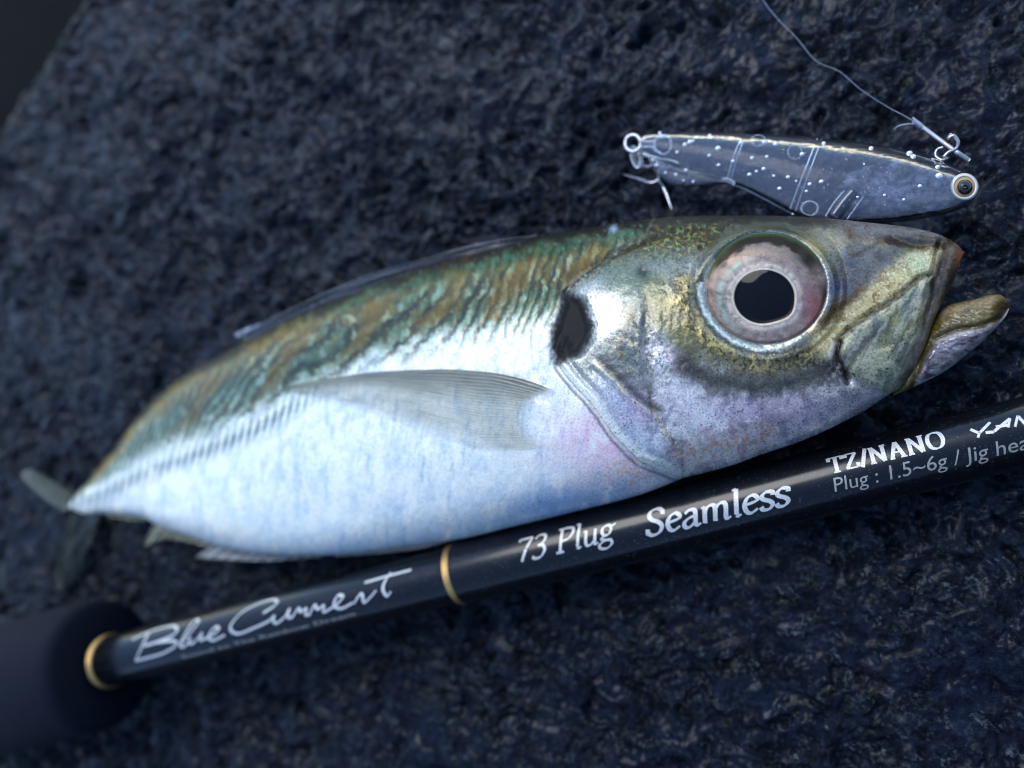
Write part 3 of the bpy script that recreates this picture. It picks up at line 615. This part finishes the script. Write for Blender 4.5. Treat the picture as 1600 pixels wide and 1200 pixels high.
fin('dorsal_spine', [(372,527),(390,520),(420,508)], [(366,522),(388,512),(420,502)], 8.4, 8.2, [(150,160,180),(110,120,150)], 3, .9, 20, 8)
fin('anal_fin', [(240,818),(290,835),(340,851)], [(222,858),(262,842),(330,856)], [5.5,6,6.5], [3.5,4.5,5.8], [(120,118,82),(170,170,160)], 8, .85, 40, 20)
fin('anal_fin', [(330,851),(420,864),(500,867)], [(304,872),(400,877),(500,871)], [6,7,7.5], [4.5,6,7], [(150,150,140),(190,190,190)], 10, .85, 50, 20)
fin('finlet', [(168,799),(195,803),(225,809)], [(164,806),(195,812),(228,814)], [3.8,4.2,4.8], [3.2,3.8,4.4], [(110,112,78),(90,92,66)], 5, .9, 30, 10)
fin('pelvic_fin', [(520,866),(620,856),(715,842)], [(525,870),(640,860),(724,840)], [8,8.5,9], [7,8,9], [(196,176,160),(160,150,150)], 6, .9, 40, 10)
bpy.data.objects['eye'].children[0].data.materials.append(cornea_m)

# ------------------------------------------------------------------ fishing rod
rod_m, nt, b = newmat('rod_gloss'); L = nt.links.new; co = coordmm(nt)
fl = N(nt, 'ShaderNodeTexVoronoi', Scale=9.0); L(co, fl.inputs['Vector'])
L(ramp(nt, fl.outputs['Color'], [(.86, (.0015,.0018,.003)), (.95, (.06,.07,.10))]), b.inputs['Base Color'])
b.inputs['Specular IOR Level'].default_value = .1; b.inputs['Roughness'].default_value = .4
b.inputs['Coat Weight'].default_value = 1; b.inputs['Coat IOR'].default_value = 1.36; b.inputs['Coat Roughness'].default_value = .17
nn = noise(nt, co, .14, 3); bump(nt, b, nn, .35, .0012)
gold_m, nt, b = newmat('gold_thread'); co = coordmm(nt); b.inputs['Base Color'].default_value = (.75,.47,.17,1)
b.inputs['Metallic'].default_value = .9; b.inputs['Roughness'].default_value = .3; bump(nt, b, noise(nt, co, 5, 2), .5, .0002)
foil_m, nt, b = newmat('silver_foil'); co = coordmm(nt)
nt.links.new(ramp(nt, noise(nt, co, 7, 3, .7), [(.3, (.36,.36,.33)), (.7, (.66,.66,.62))]), b.inputs['Base Color'])
b.inputs['Metallic'].default_value = .35; b.inputs['Roughness'].default_value = .42; bump(nt, b, noise(nt, co, 6, 2), .4, .0001)
foil2_m, nt, b = newmat('dull_foil'); co = coordmm(nt)
nt.links.new(ramp(nt, noise(nt, co, 7, 3, .7), [(.3, (.22,.21,.18)), (.7, (.42,.40,.34))]), b.inputs['Base Color']); b.inputs['Metallic'].default_value = .4; b.inputs['Roughness'].default_value = .45
foam_m, nt, b = newmat('foam_grip'); co = coordmm(nt)
nt.links.new(ramp(nt, noise(nt, co, 2.2, 4), [(.3, (.003,.004,.008)), (.7, (.007,.009,.018))]), b.inputs['Base Color']); b.inputs['Roughness'].default_value = .8; b.inputs['Specular IOR Level'].default_value = .12
bump(nt, b, noise(nt, co, 3.5, 3), .4, .0003)

RA = at(178, 1031, 11.2); RB = at(1555, 686, 5.6); RL = np.linalg.norm(RB-RA); RD = (RB-RA)/RL
ruu = CAM-RA; ruu -= RD*(ruu@RD); ruu /= np.linalg.norm(ruu); rvv = np.cross(RD, ruu)   # ruu faces the camera at A
up_screen = at(800, 500, 8.)-at(800, 900, 8.)
if rvv @ up_screen < 0: rvv = -rvv
def rod_s(px, py):                                    # axial position of the axis point nearest a pixel's ray
    d = rays(np.array(px), np.array(py)); d = d/np.linalg.norm(d); w0 = CAM-RA; bb = d@RD
    return ((w0@RD)-(w0@d)*bb)/(1-bb*bb)
sring = rod_s(718, 890); RADF = curve([(-60,4.4),(0,4.4),(sring-2,4.15),(sring-.6,4.2),(sring+.6,4.5),(sring+4,4.5),(RL,3.95),(RL+160,3.5)])
def rod_pt(s, phi, off=0.):                           # phi = 0 faces the camera, + towards the top of the picture
    s = np.asarray(s, float); phi = np.asarray(phi, float); r = RADF(s)+off
    return RA+s[...,None]*RD+(r*np.cos(phi))[...,None]*ruu+(r*np.sin(phi))[...,None]*rvv
def rod_hit(px, py):                                  # (s, phi) where a pixel's ray meets the rod
    d = rays(px, py); d = d/np.linalg.norm(d, axis=-1, keepdims=True)
    s = np.full(np.shape(px), RL/2.); 
    for _ in range(6):
        r = RADF(s); w0 = CAM-RA; dp = d-(d@RD)[...,None]*RD; wp = w0-(w0@RD)*RD
        A_ = (dp*dp).sum(-1); B_ = (dp*wp).sum(-1); C_ = wp@wp-r*r; disc = np.maximum(B_*B_-A_*C_, 0)
        k = (-B_-np.sqrt(disc))/A_; p = w0+d*k[...,None]; s = p@RD
    return s, np.arctan2(p@rvv, p@ruu)
rod = thing('fishing_rod', 'glossy black fishing rod with gold rings, silver lettering and foam grip beside the fish', 'fishing rod', (RA[0], RA[1], 0))
def rev(name, prof_pts, mat, seg=96, parent=rod, closed=True):
    """lathe round the rod axis; prof_pts = (s, r)"""
    p = np.array(prof_pts, float); a = np.linspace(0,2*np.pi,seg,endpoint=False)
    V_ = RA+p[:,0,None,None]*RD+p[:,1,None,None]*(np.cos(a)[None,:,None]*ruu+np.sin(a)[None,:,None]*rvv)
    return mesh(name, V_.reshape(-1,3), gridf(len(p), seg, True), mat, parent)
ssamp = np.linspace(-40, RL+110, 260); ssamp = np.sort(np.concatenate([ssamp, np.linspace(sring-3, sring+6, 30)]))
rev('blank', [(-40,.01)]+[(s, float(RADF(s))) for s in ssamp]+[(RL+110,.01)], rod_m)
GR = 11.4
rev('foam_grip', [(-2.2,4.0),(-2.0,6),(-2.0,9.6),(-2.3,10.6),(-3.0,11.2),(-4.2,GR)]+[(-4.2-k*4., GR+.6*math.sin(k*.5)) for k in range(1,18)]+[(-74,11),(-75,.01)], foam_m)
def ring(name, s0, wd, h, n=3):
    pr = []
    for k in range(n):
        for q in np.linspace(0,np.pi,7): pr.append((s0+wd*(k+.5-.5*math.cos(q))/n, float(RADF(s0))+h*.35+h*.65*math.sin(q)))
    return rev(name, [(s0, 3.5)]+pr+[(s0+wd,3.5)], gold_m)
ring('gold_ring', float(sring)-.7, 1.4, .28, 5); ring('gold_ring', -1.1, 1.1, .30, 4)

# ---- lettering: pen strokes wrapped on the rod
def ribbon(P, wfun, off):
    """P: (n,2) stroke in (s, arc) mm space -> quads on the rod"""
    d = np.gradient(P, axis=0); l = np.hypot(d[:,0], d[:,1])+1e-9; d = d/l[:,None]; nr_ = np.stack([-d[:,1], d[:,0]],-1)
    hw = wfun(d); A_ = P+nr_*hw[:,None]; B_ = P-nr_*hw[:,None]
    def to3(Q): return rod_pt(Q[:,0], Q[:,1]/RADF(Q[:,0]), off)
    V_ = np.stack([to3(A_), to3(B_)],1).reshape(-1,3); F_ = [[2*i,2*i+1,2*i+3,2*i+2] for i in range(len(P)-1)]
    return list(V_), F_
def nib(wd, ang=30, mn=.32):
    a = math.radians(ang); nx, ny = math.cos(a), math.sin(a)
    return lambda d: wd*.5*(mn+(1-mn)*np.abs(d[:,0]*ny-d[:,1]*nx))
def word(name, strokes, wfun, mat):
    parts = [ribbon(P, wfun, .03+.003*i) for i, P in enumerate(strokes)]
    V_, F_ = join(parts); return mesh(name, V_, F_, mat, rod)
# upright glyphs in cap-height units: (advance, [strokes]); a stroke flagged 'L' keeps its corners
GLY = {
'7': (.62, [[(.05,.90),(.07,.99),(.56,.99)], [(.56,.99),(.36,.5),(.24,0)]]),
'3': (.58, [[(.06,.86),(.18,.99),(.38,.97),(.46,.80),(.36,.60),(.20,.54)], [(.20,.54),(.40,.50),(.48,.28),(.36,.04),(.14,0),(.02,.10)]]),
'P': (.66, [[(.16,0),(.16,1)], [(.02,0),(.30,0)], [(.02,1),(.16,1),(.36,1),(.56,.93),(.58,.72),(.46,.53),(.28,.47),(.16,.48)]]),
'l': (.32, [[(.02,1.02),(.14,1.06)], [(.14,1.06),(.14,.06)], [(.14,.06),(.20,0),(.28,.04)]]),
'u': (.60, [[(.02,.60),(.12,.64)], [(.12,.64),(.12,.18),(.18,.02),(.32,.03),(.44,.18)], [(.45,.64),(.45,.08),(.50,0),(.58,.04)]]),
'g': (.60, [[(.44,.52),(.32,.65),(.14,.60),(.10,.42),(.20,.26),(.36,.30),(.44,.52)], [(.20,.26),(.10,.14),(.22,.06),(.42,.02),(.46,-.16),(.28,-.30),(.06,-.24),(.04,-.08),(.22,.05)], [(.44,.58),(.58,.66)]]),
'S': (.62, [[(.52,.74),(.52,.94)], [(.52,.90),(.36,1.01),(.16,.96),(.10,.78),(.20,.60),(.40,.46),(.50,.26),(.40,.04),(.20,-.01),(.06,.10)], [(.06,.02),(.05,.26)]]),
'e': (.50, [[(.08,.34),(.40,.42),(.42,.56),(.30,.66),(.14,.58),(.06,.34),(.12,.08),(.26,0),(.44,.12)]]),
'a': (.58, [[(.10,.54),(.22,.65),(.38,.62),(.42,.46),(.42,.10),(.48,0),(.58,.05)], [(.42,.40),(.22,.34),(.08,.20),(.10,.02),(.24,-.01),(.42,.16)]]),
'm': (.92, [[(.02,.60),(.12,.65)], [(.12,.65),(.12,0)], [(.12,.44),(.22,.62),(.36,.64),(.43,.50),(.43,0)], [(.43,.44),(.54,.62),(.68,.64),(.75,.50),(.75,.08),(.80,0),(.90,.05)]]),
's': (.44, [[(.38,.50),(.36,.62),(.20,.66),(.08,.56),(.10,.42),(.30,.28),(.36,.14),(.26,0),(.10,.01),(.03,.14)]]),
'T': (.80, [[(.40,0),(.40,1)], [(.22,0),(.58,0)], [(.04,.74),(.05,1)], [(.04,.97),(.76,.97)], [(.75,1),(.76,.74)]]),
'Z': (.74, [[(.07,.75),(.08,.97),(.64,.97)], [(.62,.97),(.06,.03)], [(.05,.03),(.66,.03),(.68,.28)]]),
'/': (.42, [[(.04,-.08),(.36,1.08)]]),
'N': (.92, [[(.14,0),(.14,1)], [(.0,0),(.30,0)], [(.0,1),(.16,1)], [(.14,1),(.72,0)], [(.72,0),(.72,1)], [(.58,1),(.88,1)]]),
'A': (.86, [[(.10,0),(.40,1)], [(.40,1),(.70,0)], [(.0,0),(.24,0)], [(.54,0),(.86,0)], [(.22,.34),(.60,.34)]]),
'O': (.86, [[(.42,1.0),(.16,.88),(.05,.5),(.16,.12),(.42,0),(.68,.12),(.79,.5),(.68,.88),(.42,1.0)]]),
' ': (.34, [])}
CORNER = set('7TZ/NA')
def layout(text, p0, p1, hpx, slant=.22, track=.0):
    """strokes of text in rod (s, arc) space, baseline from pixel p0 to p1, capital height hpx pixels"""
    xs_ = np.array([p0[0], p1[0], (p0[0]+p1[0])/2.]); ys_ = np.array([p0[1], p1[1], (p0[1]+p1[1])/2.-hpx])
    s_, f_ = rod_hit(xs_, ys_); arc = f_*RADF(s_); cap = arc[2]-(arc[0]+arc[1])/2
    adv = sum(GLY[c][0]+track for c in text); k = (s_[1]-s_[0])/adv; out = []; x = 0.
    for c in text:
        for st in GLY[c][1]:
            st = np.array(st); P = st if (c in CORNER or len(st) < 3) else spline(st, 9)
            if c in CORNER or len(st) < 3:
                P = np.vstack([st[i]+(st[i+1]-st[i])*t for i in range(len(st)-1) for t in np.linspace(0,1,8)[:, None]] )
            X = x+P[:,0]+slant*P[:,1]; u = X/adv
            out.append(np.stack([s_[0]+X*k, arc[0]+(arc[1]-arc[0])*u+P[:,1]*cap], -1))
        x += GLY[c][0]+track
    return out, cap
o_, cap = layout('73 Plug', (806,880), (962,842), 35, .25); word('lettering', o_, nib(cap*.16, 25, .38), foil_m)
o_, cap = layout('Seamless', (1010,838), (1236,787), 40, .20); word('lettering', o_, nib(cap*.20, 20, .38), foil_m)
o_, cap = layout('TZ/NANO', (1297,740), (1481,697), 25, .10, .07); word('lettering', o_, nib(cap*.23, 5, .34), foil_m)
# the partly cut-off name at the frame's edge, drawn as on the rod
lg = [[(1516,671),(1530,677),(1547,660)], [(1530,677),(1528,684)], [(1540,676),(1552,675),(1578,654),(1575,668)], [(1556,667),(1576,664)], [(1586,667),(1590,650),(1603,664),(1608,646)]]
st_ = []
for q in lg:
    q = np.array(q, float); q = np.vstack([q[i]+(q[i+1]-q[i])*t for i in range(len(q)-1) for t in np.linspace(0,1,8)[:,None]])
    s_, f_ = rod_hit(q[:,0], q[:,1]); st_.append(np.stack([s_, f_*RADF(s_)],-1))
word('lettering', st_, nib(.34, 60, .7), foil_m)
# handwritten name, traced in the zoomed crop (origin 140,820, scale 2.5806)
HW = [[(172,463),(250,428),(330,408),(353,420),(335,446),(270,473),(220,488)], [(238,436),(212,490),(186,546)], [(268,474),(336,468),(350,484),(300,516),(225,538),(184,547)],
 [(362,486),(402,440),(436,396),(436,383),(418,392),(384,444),(366,480),(374,492),(394,480),(408,452)], [(408,452),(402,476),(418,476),(442,452),(452,438),(448,464),(468,458)],
 [(468,458),(504,438),(522,420),(510,412),(490,430),(480,454),(500,465),(546,444)],
 [(700,356),(742,330),(757,311),(742,302),(690,315),(620,350),(577,394),(570,424),(602,438),(662,416),(722,388),(746,364)],
 [(746,364),(742,388),(758,395),(790,368),(806,340),(800,372),(818,372)], [(816,376),(842,338),(852,350),(874,338),(872,362),(890,360)], [(886,364),(908,324),(920,340),(944,326),(944,350),(962,344)],
 [(962,344),(1000,318),(1022,290),(1006,284),(990,304),(988,328),(1018,336),(1062,314)], [(1066,318),(1088,284),(1100,282),(1108,312),(1136,288),(1156,264)],
 [(1216,192),(1190,232),(1184,262),(1200,286),(1216,268)], [(1110,234),(1200,208),(1298,182)]]
st_ = []
for q in HW:
    q = spline(q, 10); q = q/2.5806+np.array([140.,820.]); s_, f_ = rod_hit(q[:,0], q[:,1]); st_.append(np.stack([s_, f_*RADF(s_)],-1))
word('lettering', st_, nib(.54, 35, .42), foil_m)
def font_word(text, p0, p1, hpx, mat, slant=.2):
    cu = bpy.data.curves.new('t', 'FONT'); cu.body = text; cu.resolution_u = 3; ob = bpy.data.objects.new('t', cu)
    COL.objects.link(ob); bpy.context.view_layer.update(); me = ob.evaluated_get(bpy.context.evaluated_depsgraph_get()).to_mesh()
    P = np.array([v.co[:2] for v in me.vertices]); 
    import bmesh
    bm = bmesh.new(); bm.from_mesh(me); bmesh.ops.triangulate(bm, faces=bm.faces)
    for _ in range(3): bmesh.ops.subdivide_edges(bm, edges=[e for e in bm.edges if e.calc_length() > .12], cuts=1)
    bmesh.ops.triangulate(bm, faces=bm.faces); bm.verts.ensure_lookup_table()
    P = np.array([v.co[:2] for v in bm.verts]); F_ = [[v.index for v in f.verts] for f in bm.faces]; bm.free()
    wd = P[:,0].max(); ob.to_mesh_clear(); bpy.data.objects.remove(ob); bpy.data.curves.remove(cu)
    s_, f_ = rod_hit(np.array([p0[0],p1[0],(p0[0]+p1[0])/2.]), np.array([p0[1],p1[1],(p0[1]+p1[1])/2.-hpx])); arc = f_*RADF(s_); cap = arc[2]-(arc[0]+arc[1])/2
    X = P[:,0]/wd; y = P[:,1]/.72; s = s_[0]+(s_[1]-s_[0])*X+slant*y*cap; a_ = arc[0]+(arc[1]-arc[0])*X+y*cap
    return mesh('lettering', rod_pt(s, a_/RADF(s), .035), F_, mat, rod, smooth=False)
font_word('Plug : 1.5~6g / Jig head', (1302,769), (1626,697), 24, foil2_m)
font_word('Sound to The Rainbow Dream', (285,1029), (556,961), 6, foil2_m, 0.)

# ------------------------------------------------------------------ lure
clear_m = thinclear('clear_plastic', 1.2, .14, (.92,.94,.97), .075, (.5,.57,.75), (.5,.25,.0004))
bub_m = simple('glint_silver', (.97,.98,1.), .3, .8)  # bright metal that imitates glints on the lure
drop_m = simple('water_drop', (1,1,1), .0, 0, 0, 1, 1.33)
steel_m = simple('bright_wire', (.42,.42,.44), .24, 1.)
dull_m = simple('snap_wire', (.40,.38,.38), .32, .9)
frost_m, nt, b = newmat('frosted_insert'); co = coordmm(nt); n_ = noise(nt, co, .9, 4, .65, .6)
nt.links.new(ramp(nt, n_, [(.35, (.06,.08,.13)), (.65, (.24,.28,.36))]), b.inputs['Base Color']); b.inputs['Roughness'].default_value = .35; b.inputs['Metallic'].default_value = .3
nt.links.new(ramp(nt, n_, [(.40, (.03,)*3), (.68, (.55,)*3)]), b.inputs['Alpha']); bump(nt, b, n_, .8, .0008)
LT = curve([(1000,214),(1010,209),(1030,207),(1060,206),(1110,206),(1160,208),(1260,214),(1340,222),(1420,236),(1470,251),(1500,264),(1520,280),(1530,296)])
LB = curve([(1000,236),(1012,243),(1035,250),(1065,262),(1100,273),(1130,283),(1160,293),(1200,313),(1240,334),(1270,344),(1330,349),(1400,346),(1460,338),(1500,326),(1520,313),(1530,298)])
LTH = curve([(1000,1.0),(1060,1.8),(1160,2.6),(1300,3.6),(1420,3.8),(1500,2.8),(1530,.5)])
LZ = 5.6
lb = at(1270, 280, 0.); lure = thing('fishing_lure', 'clear plastic minnow lure with gold eye lying above the fish head', 'lure', (lb[0], lb[1], 0))
def lens(xa, xb, T_, B_, th, zc, nx=120, ny=44, pw=.6):
    x = np.linspace(xa, xb, nx); t = np.sin(np.linspace(-1,1,ny)*np.pi/2)
    X = np.repeat(x[:,None], ny, 1); Y = T_(x)[:,None]+(B_(x)-T_(x))[:,None]*(t[None]+1)/2; p = np.clip(1-np.abs(t)**2.2,0,1)**pw
    thx = th(x) if callable(th) else np.full(nx, th)
    Vt_ = at(X, Y, zc+thx[:,None]*p[None]); Vb_ = at(X, Y, np.full(X.shape, zc)); Vb_[...,2] -= thx[:,None]*p[None]
    V_ = np.concatenate([Vt_, Vb_[:, ::-1][:, 1:-1]], 1); m_ = V_.shape[1]
    F_ = [list(q) for q in gridf(nx, m_, True)]+[list(range(m_)), [(nx-1)*m_+k for k in range(m_)][::-1]]
    return V_.reshape(-1,3), F_
def lure_z(px, py):
    t = np.clip(2*(py-LT(px))/(LB(px)-LT(px))-1,-1,1); return LZ+LTH(px)*np.clip(1-np.abs(t)**2.2,0,1)**.6
V_, F_ = lens(1000, 1530, LT, LB, LTH, LZ); shell = mesh('shell', V_, F_, clear_m, lure)
# belly keel at the tail
KT = curve([(1012,244),(1035,250),(1065,262),(1100,273),(1132,283)]); KBt = curve([(1012,246),(1020,264),(1035,280),(1055,289),(1080,291),(1110,289),(1132,285)])
V_, F_ = lens(1012, 1132, KT, KBt, 1.1, LZ-.3, 60, 24); mesh('tail_keel', V_, F_, clear_m, lure)
# ribs, seam and rails inside
edge_m = thinclear('plastic_edge', 1.6, .12, (.80,.85,.92), .22, (.7,.75,.82))
def bar(pts, z, r, mat=edge_m, name='rib'):
    P = spline(pts, 8); zz = np.interp(np.linspace(0,1,len(P)), np.linspace(0,1,len(np.atleast_1d(z))), np.atleast_1d(z))
    V_, F_ = tube(at(P[:,0], P[:,1], zz), r, 8); return mesh(name, V_, F_, mat, lure)
bar([(1160,212),(1148,240),(1137,280)], [LZ+.5,LZ+2,LZ+.3], .10); bar([(1165,213),(1154,240),(1142,282)], [LZ+.5,LZ+2,LZ+.3], .08)
bar([(1277,217),(1258,265),(1235,326)], [LZ+.6,LZ+2.8,LZ+.3], .11); bar([(1284,218),(1266,265),(1243,330)], [LZ+.6,LZ+2.8,LZ+.3], .08)
bar([(1064,262),(1100,274),(1132,284),(1160,294),(1200,314),(1240,335)], LZ-.2, .16, name='belly_seam')
bar([(1014,248),(1024,268),(1040,282),(1060,289),(1090,290),(1130,285)], LZ-.3, .10, name='keel_edge')
bar([(1000,220),(1020,221),(1028,217),(1036,212)], LZ+.6, .16, name='tail_rail'); bar([(1000,230),(1018,230),(1026,236),(1034,240)], LZ+.6, .16, name='tail_rail')
bar([(1003,240),(1020,246),(1040,250),(1060,255)], LZ+.3, .22, name='tail_rail')
bar([(1128,281),(1138,283),(1148,288)], LZ+.5, .38, name='joint')
def loop(cx, cy, rx, ry, z, r, mat, name, tilt=0, parent=lure, tz=0.):
    a = np.linspace(0,2*np.pi,40); X = cx+rx*np.cos(a)*math.cos(tilt)-ry*np.sin(a)*math.sin(tilt); Y = cy+rx*np.cos(a)*math.sin(tilt)+ry*np.sin(a)*math.cos(tilt)
    V_, F_ = tube(at(X, Y, z+tz*np.sin(a)), r, 8, False); return mesh(name, V_, F_, mat, parent)
loop(1036,226,13,15,LZ+.9,.10,edge_m,'boss'); loop(1265,326,13,11,LZ+.5,.13,edge_m,'weight_socket'); loop(1185,220,11,9,LZ+1.5,.05,edge_m,'boss'); loop(1242,238,11,11,LZ+2.2,.05,edge_m,'boss')
# darker weight chamber, foil insert
bar([(1302,340),(1318,318),(1334,300)], LZ+.4, .9, simple('dark_weight', (.012,.016,.03), .12, .3, .8), 'weight'); bar([(1290,338),(1304,316),(1320,298)], LZ+1.0, .12); bar([(1322,345),(1340,320),(1350,306)], LZ+.8, .12)
IT = curve([(1300,300),(1330,268),(1380,252),(1430,246),(1470,258),(1496,275),(1505,290)]); IB = curve([(1300,302),(1320,330),(1380,336),(1440,332),(1480,322),(1500,305),(1505,292)])
V_, F_ = lens(1300,1505,IT,IB,1.4,LZ-.4,80,30); mesh('foil_insert', V_, F_, frost_m, lure)
loop(1452,278,20,17,LZ+2.2,.14,frost_m,'eye_socket',.3)
# lure eye
gold2 = simple('lure_eye_gold', (.62,.40,.20), .3, .5, .6); pale = simple('lure_eye_rim', (.55,.53,.46), .35, .1, .5)
ang = np.linspace(0,2*np.pi,48,endpoint=False)
def disc(name, cx, cy, rr_, z_, mat, parent):
    V_ = []; 
    for r_, dz in rr_:
        V_ += list(at(cx+r_*np.cos(ang), cy+r_*np.sin(ang)*.98, np.full(48, z_+dz)))
    F_ = [list(q) for q in gridf(len(rr_), 48, True)]+[[(len(rr_)-1)*48+k for k in range(48)]]
    return mesh(name, V_, F_, mat, parent)
le = disc('eye', 1507, 292, [(22,-1.2),(22,.0),(20,.35),(17,.45),(16.5,.3)], LZ+2.6, pale, lure)
disc('iris', 1507.5, 292.5, [(17,.25),(16.5,.42),(12,.5)], LZ+2.6, gold2, le); disc('pupil', 1508, 292, [(12.5,.3),(11,.62),(6,.8),(2,.85)], LZ+2.6, simple('lure_pupil',(.003,.003,.006),.08,0,.5), le)
# water drops on the shell: too small to count one by one
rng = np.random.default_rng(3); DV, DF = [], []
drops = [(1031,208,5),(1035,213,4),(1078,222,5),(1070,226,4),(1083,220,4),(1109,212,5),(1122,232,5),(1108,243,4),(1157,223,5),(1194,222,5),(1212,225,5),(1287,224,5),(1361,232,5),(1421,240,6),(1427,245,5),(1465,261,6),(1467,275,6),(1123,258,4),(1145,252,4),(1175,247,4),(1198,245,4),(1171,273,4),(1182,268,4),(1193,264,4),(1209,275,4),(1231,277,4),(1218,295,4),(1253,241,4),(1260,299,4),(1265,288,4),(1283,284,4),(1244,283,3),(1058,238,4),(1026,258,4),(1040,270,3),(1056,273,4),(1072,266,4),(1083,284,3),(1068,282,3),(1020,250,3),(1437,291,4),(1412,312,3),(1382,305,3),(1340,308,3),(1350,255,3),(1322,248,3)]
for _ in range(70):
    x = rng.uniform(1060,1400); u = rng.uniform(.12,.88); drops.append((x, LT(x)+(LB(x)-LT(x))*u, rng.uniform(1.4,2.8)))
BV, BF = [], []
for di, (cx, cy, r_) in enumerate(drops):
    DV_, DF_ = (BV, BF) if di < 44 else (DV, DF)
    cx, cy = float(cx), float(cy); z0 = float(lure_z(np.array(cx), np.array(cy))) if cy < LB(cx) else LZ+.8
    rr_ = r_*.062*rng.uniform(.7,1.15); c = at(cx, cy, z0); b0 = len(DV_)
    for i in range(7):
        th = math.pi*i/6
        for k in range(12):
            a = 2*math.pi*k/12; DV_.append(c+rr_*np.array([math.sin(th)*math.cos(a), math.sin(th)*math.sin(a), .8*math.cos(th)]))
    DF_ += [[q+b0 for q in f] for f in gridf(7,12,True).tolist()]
dr = mesh('water_drops', DV, DF, drop_m, lure); dr['kind'] = 'stuff'; dr = mesh('bubble_glints', BV, BF, bub_m, lure); dr['kind'] = 'stuff'  # silver beads stand in for the glints on the drops
# split ring and treble hook at the tail
loop(989,224,12,13,LZ,.26,steel_m,'split_ring'); loop(993,246,6,17,LZ-.6,.20,steel_m,'hook_eye',-.25,tz=.8); loop(997,246,5,16,LZ-.9,.16,steel_m,'hook_eye',-.3,tz=.8)
def wire(pts, z, r, mat, name, parent):
    P = spline(pts, 8); n_ = len(P); zz = np.interp(np.linspace(0,1,n_), np.linspace(0,1,len(np.atleast_1d(z))), np.atleast_1d(z)); rr_ = np.interp(np.linspace(0,1,n_), np.linspace(0,1,len(np.atleast_1d(r))), np.atleast_1d(r))
    V_, F_ = tube(at(P[:,0], P[:,1], zz), rr_, 8); return mesh(name, V_, F_, mat, parent)
wire([(998,258),(1012,261),(1024,258),(1040,262)], [4.6,4.4,4.2,4], .24, steel_m, 'hook_shank', lure)
wire([(1030,262),(1034,276),(1018,286),(998,280),(972,272)], [4.2,3.2,3.0,3.2,3.8], [.2,.22,.26,.26,.04], steel_m, 'hook_prong', lure)
wire([(1030,262),(1030,282),(1036,292),(1042,305),(1050,329)], [4.2,3.6,3.2,3.2,3.6], [.2,.22,.22,.28,.05], steel_m, 'hook_prong', lure)
wire([(1030,262),(1044,262),(1052,256),(1056,250)], [4.2,3.6,3.2,2.6], [.2,.2,.2,.05], steel_m, 'hook_prong', lure)

# ------------------------------------------------------------------ snap and line
sn0 = at(1475, 225, 0.); snap = thing('wire_snap', 'small grey wire snap joining the line to the clear lure', 'snap', (sn0[0], sn0[1], 0))
wire([(1438,196),(1455,209),(1478,226),(1498,240),(1514,251)], [3.2,4.2,5.2,5.4,5.0], .30, dull_m, 'wire_shaft', snap)
wire([(1486,210),(1482,216),(1490,212),(1497,222),(1494,232),(1482,238),(1474,246)], [5.6,5.8,5.9,5.8,5.6,5.6,5.6], .22, dull_m, 'clip', snap)
wire([(1474,230),(1464,234),(1462,244),(1472,250),(1482,246)], [5.2,5,5,5.2,5.6], .18, dull_m, 'loop', snap)
line_m = simple('clear_line', (.22,.25,.32), .25, 0, .5); 
ln0 = at(1320, 100, 0.); line = thing('fishing_line', 'thin pale fishing line running up the rock from the snap', 'line', (ln0[0], ln0[1], 0))
lp = spline([(1120,-150),(1165,-60),(1190,-4),(1212,26),(1245,60),(1275,95),(1312,112),(1345,140),(1385,166),(1415,182),(1436,195)], 10)
lpz = np.interp(np.linspace(0,1,len(lp)), [0,.25,.5,.8,1], [1.8,2.0,2.2,2.6,3.4])
V_, F_ = tube(at(lp[:,0], lp[:,1], lpz), .038, 8); mesh('strand', V_, F_, line_m, line)
kp = []
for k in range(4):
    c0 = np.array([1428+k*3.6, 189.5+k*2.6]); a = np.linspace(0,2*np.pi,24); X = c0[0]+3.2*np.cos(a)*.5+1.5*np.sin(a); Y = c0[1]+5.2*np.sin(a)
    kp.append(tube(at(X, Y, 3.4+.35*np.cos(a)), .13, 8, False))
V_, F_ = join(kp); mesh('knot', V_, F_, line_m, line)
wire([(1434,194),(1418,194),(1404,197),(1397,202)], [3.4,3.5,3.4,3.2], [.11,.11,.10,.07], line_m, 'tag_end', line)
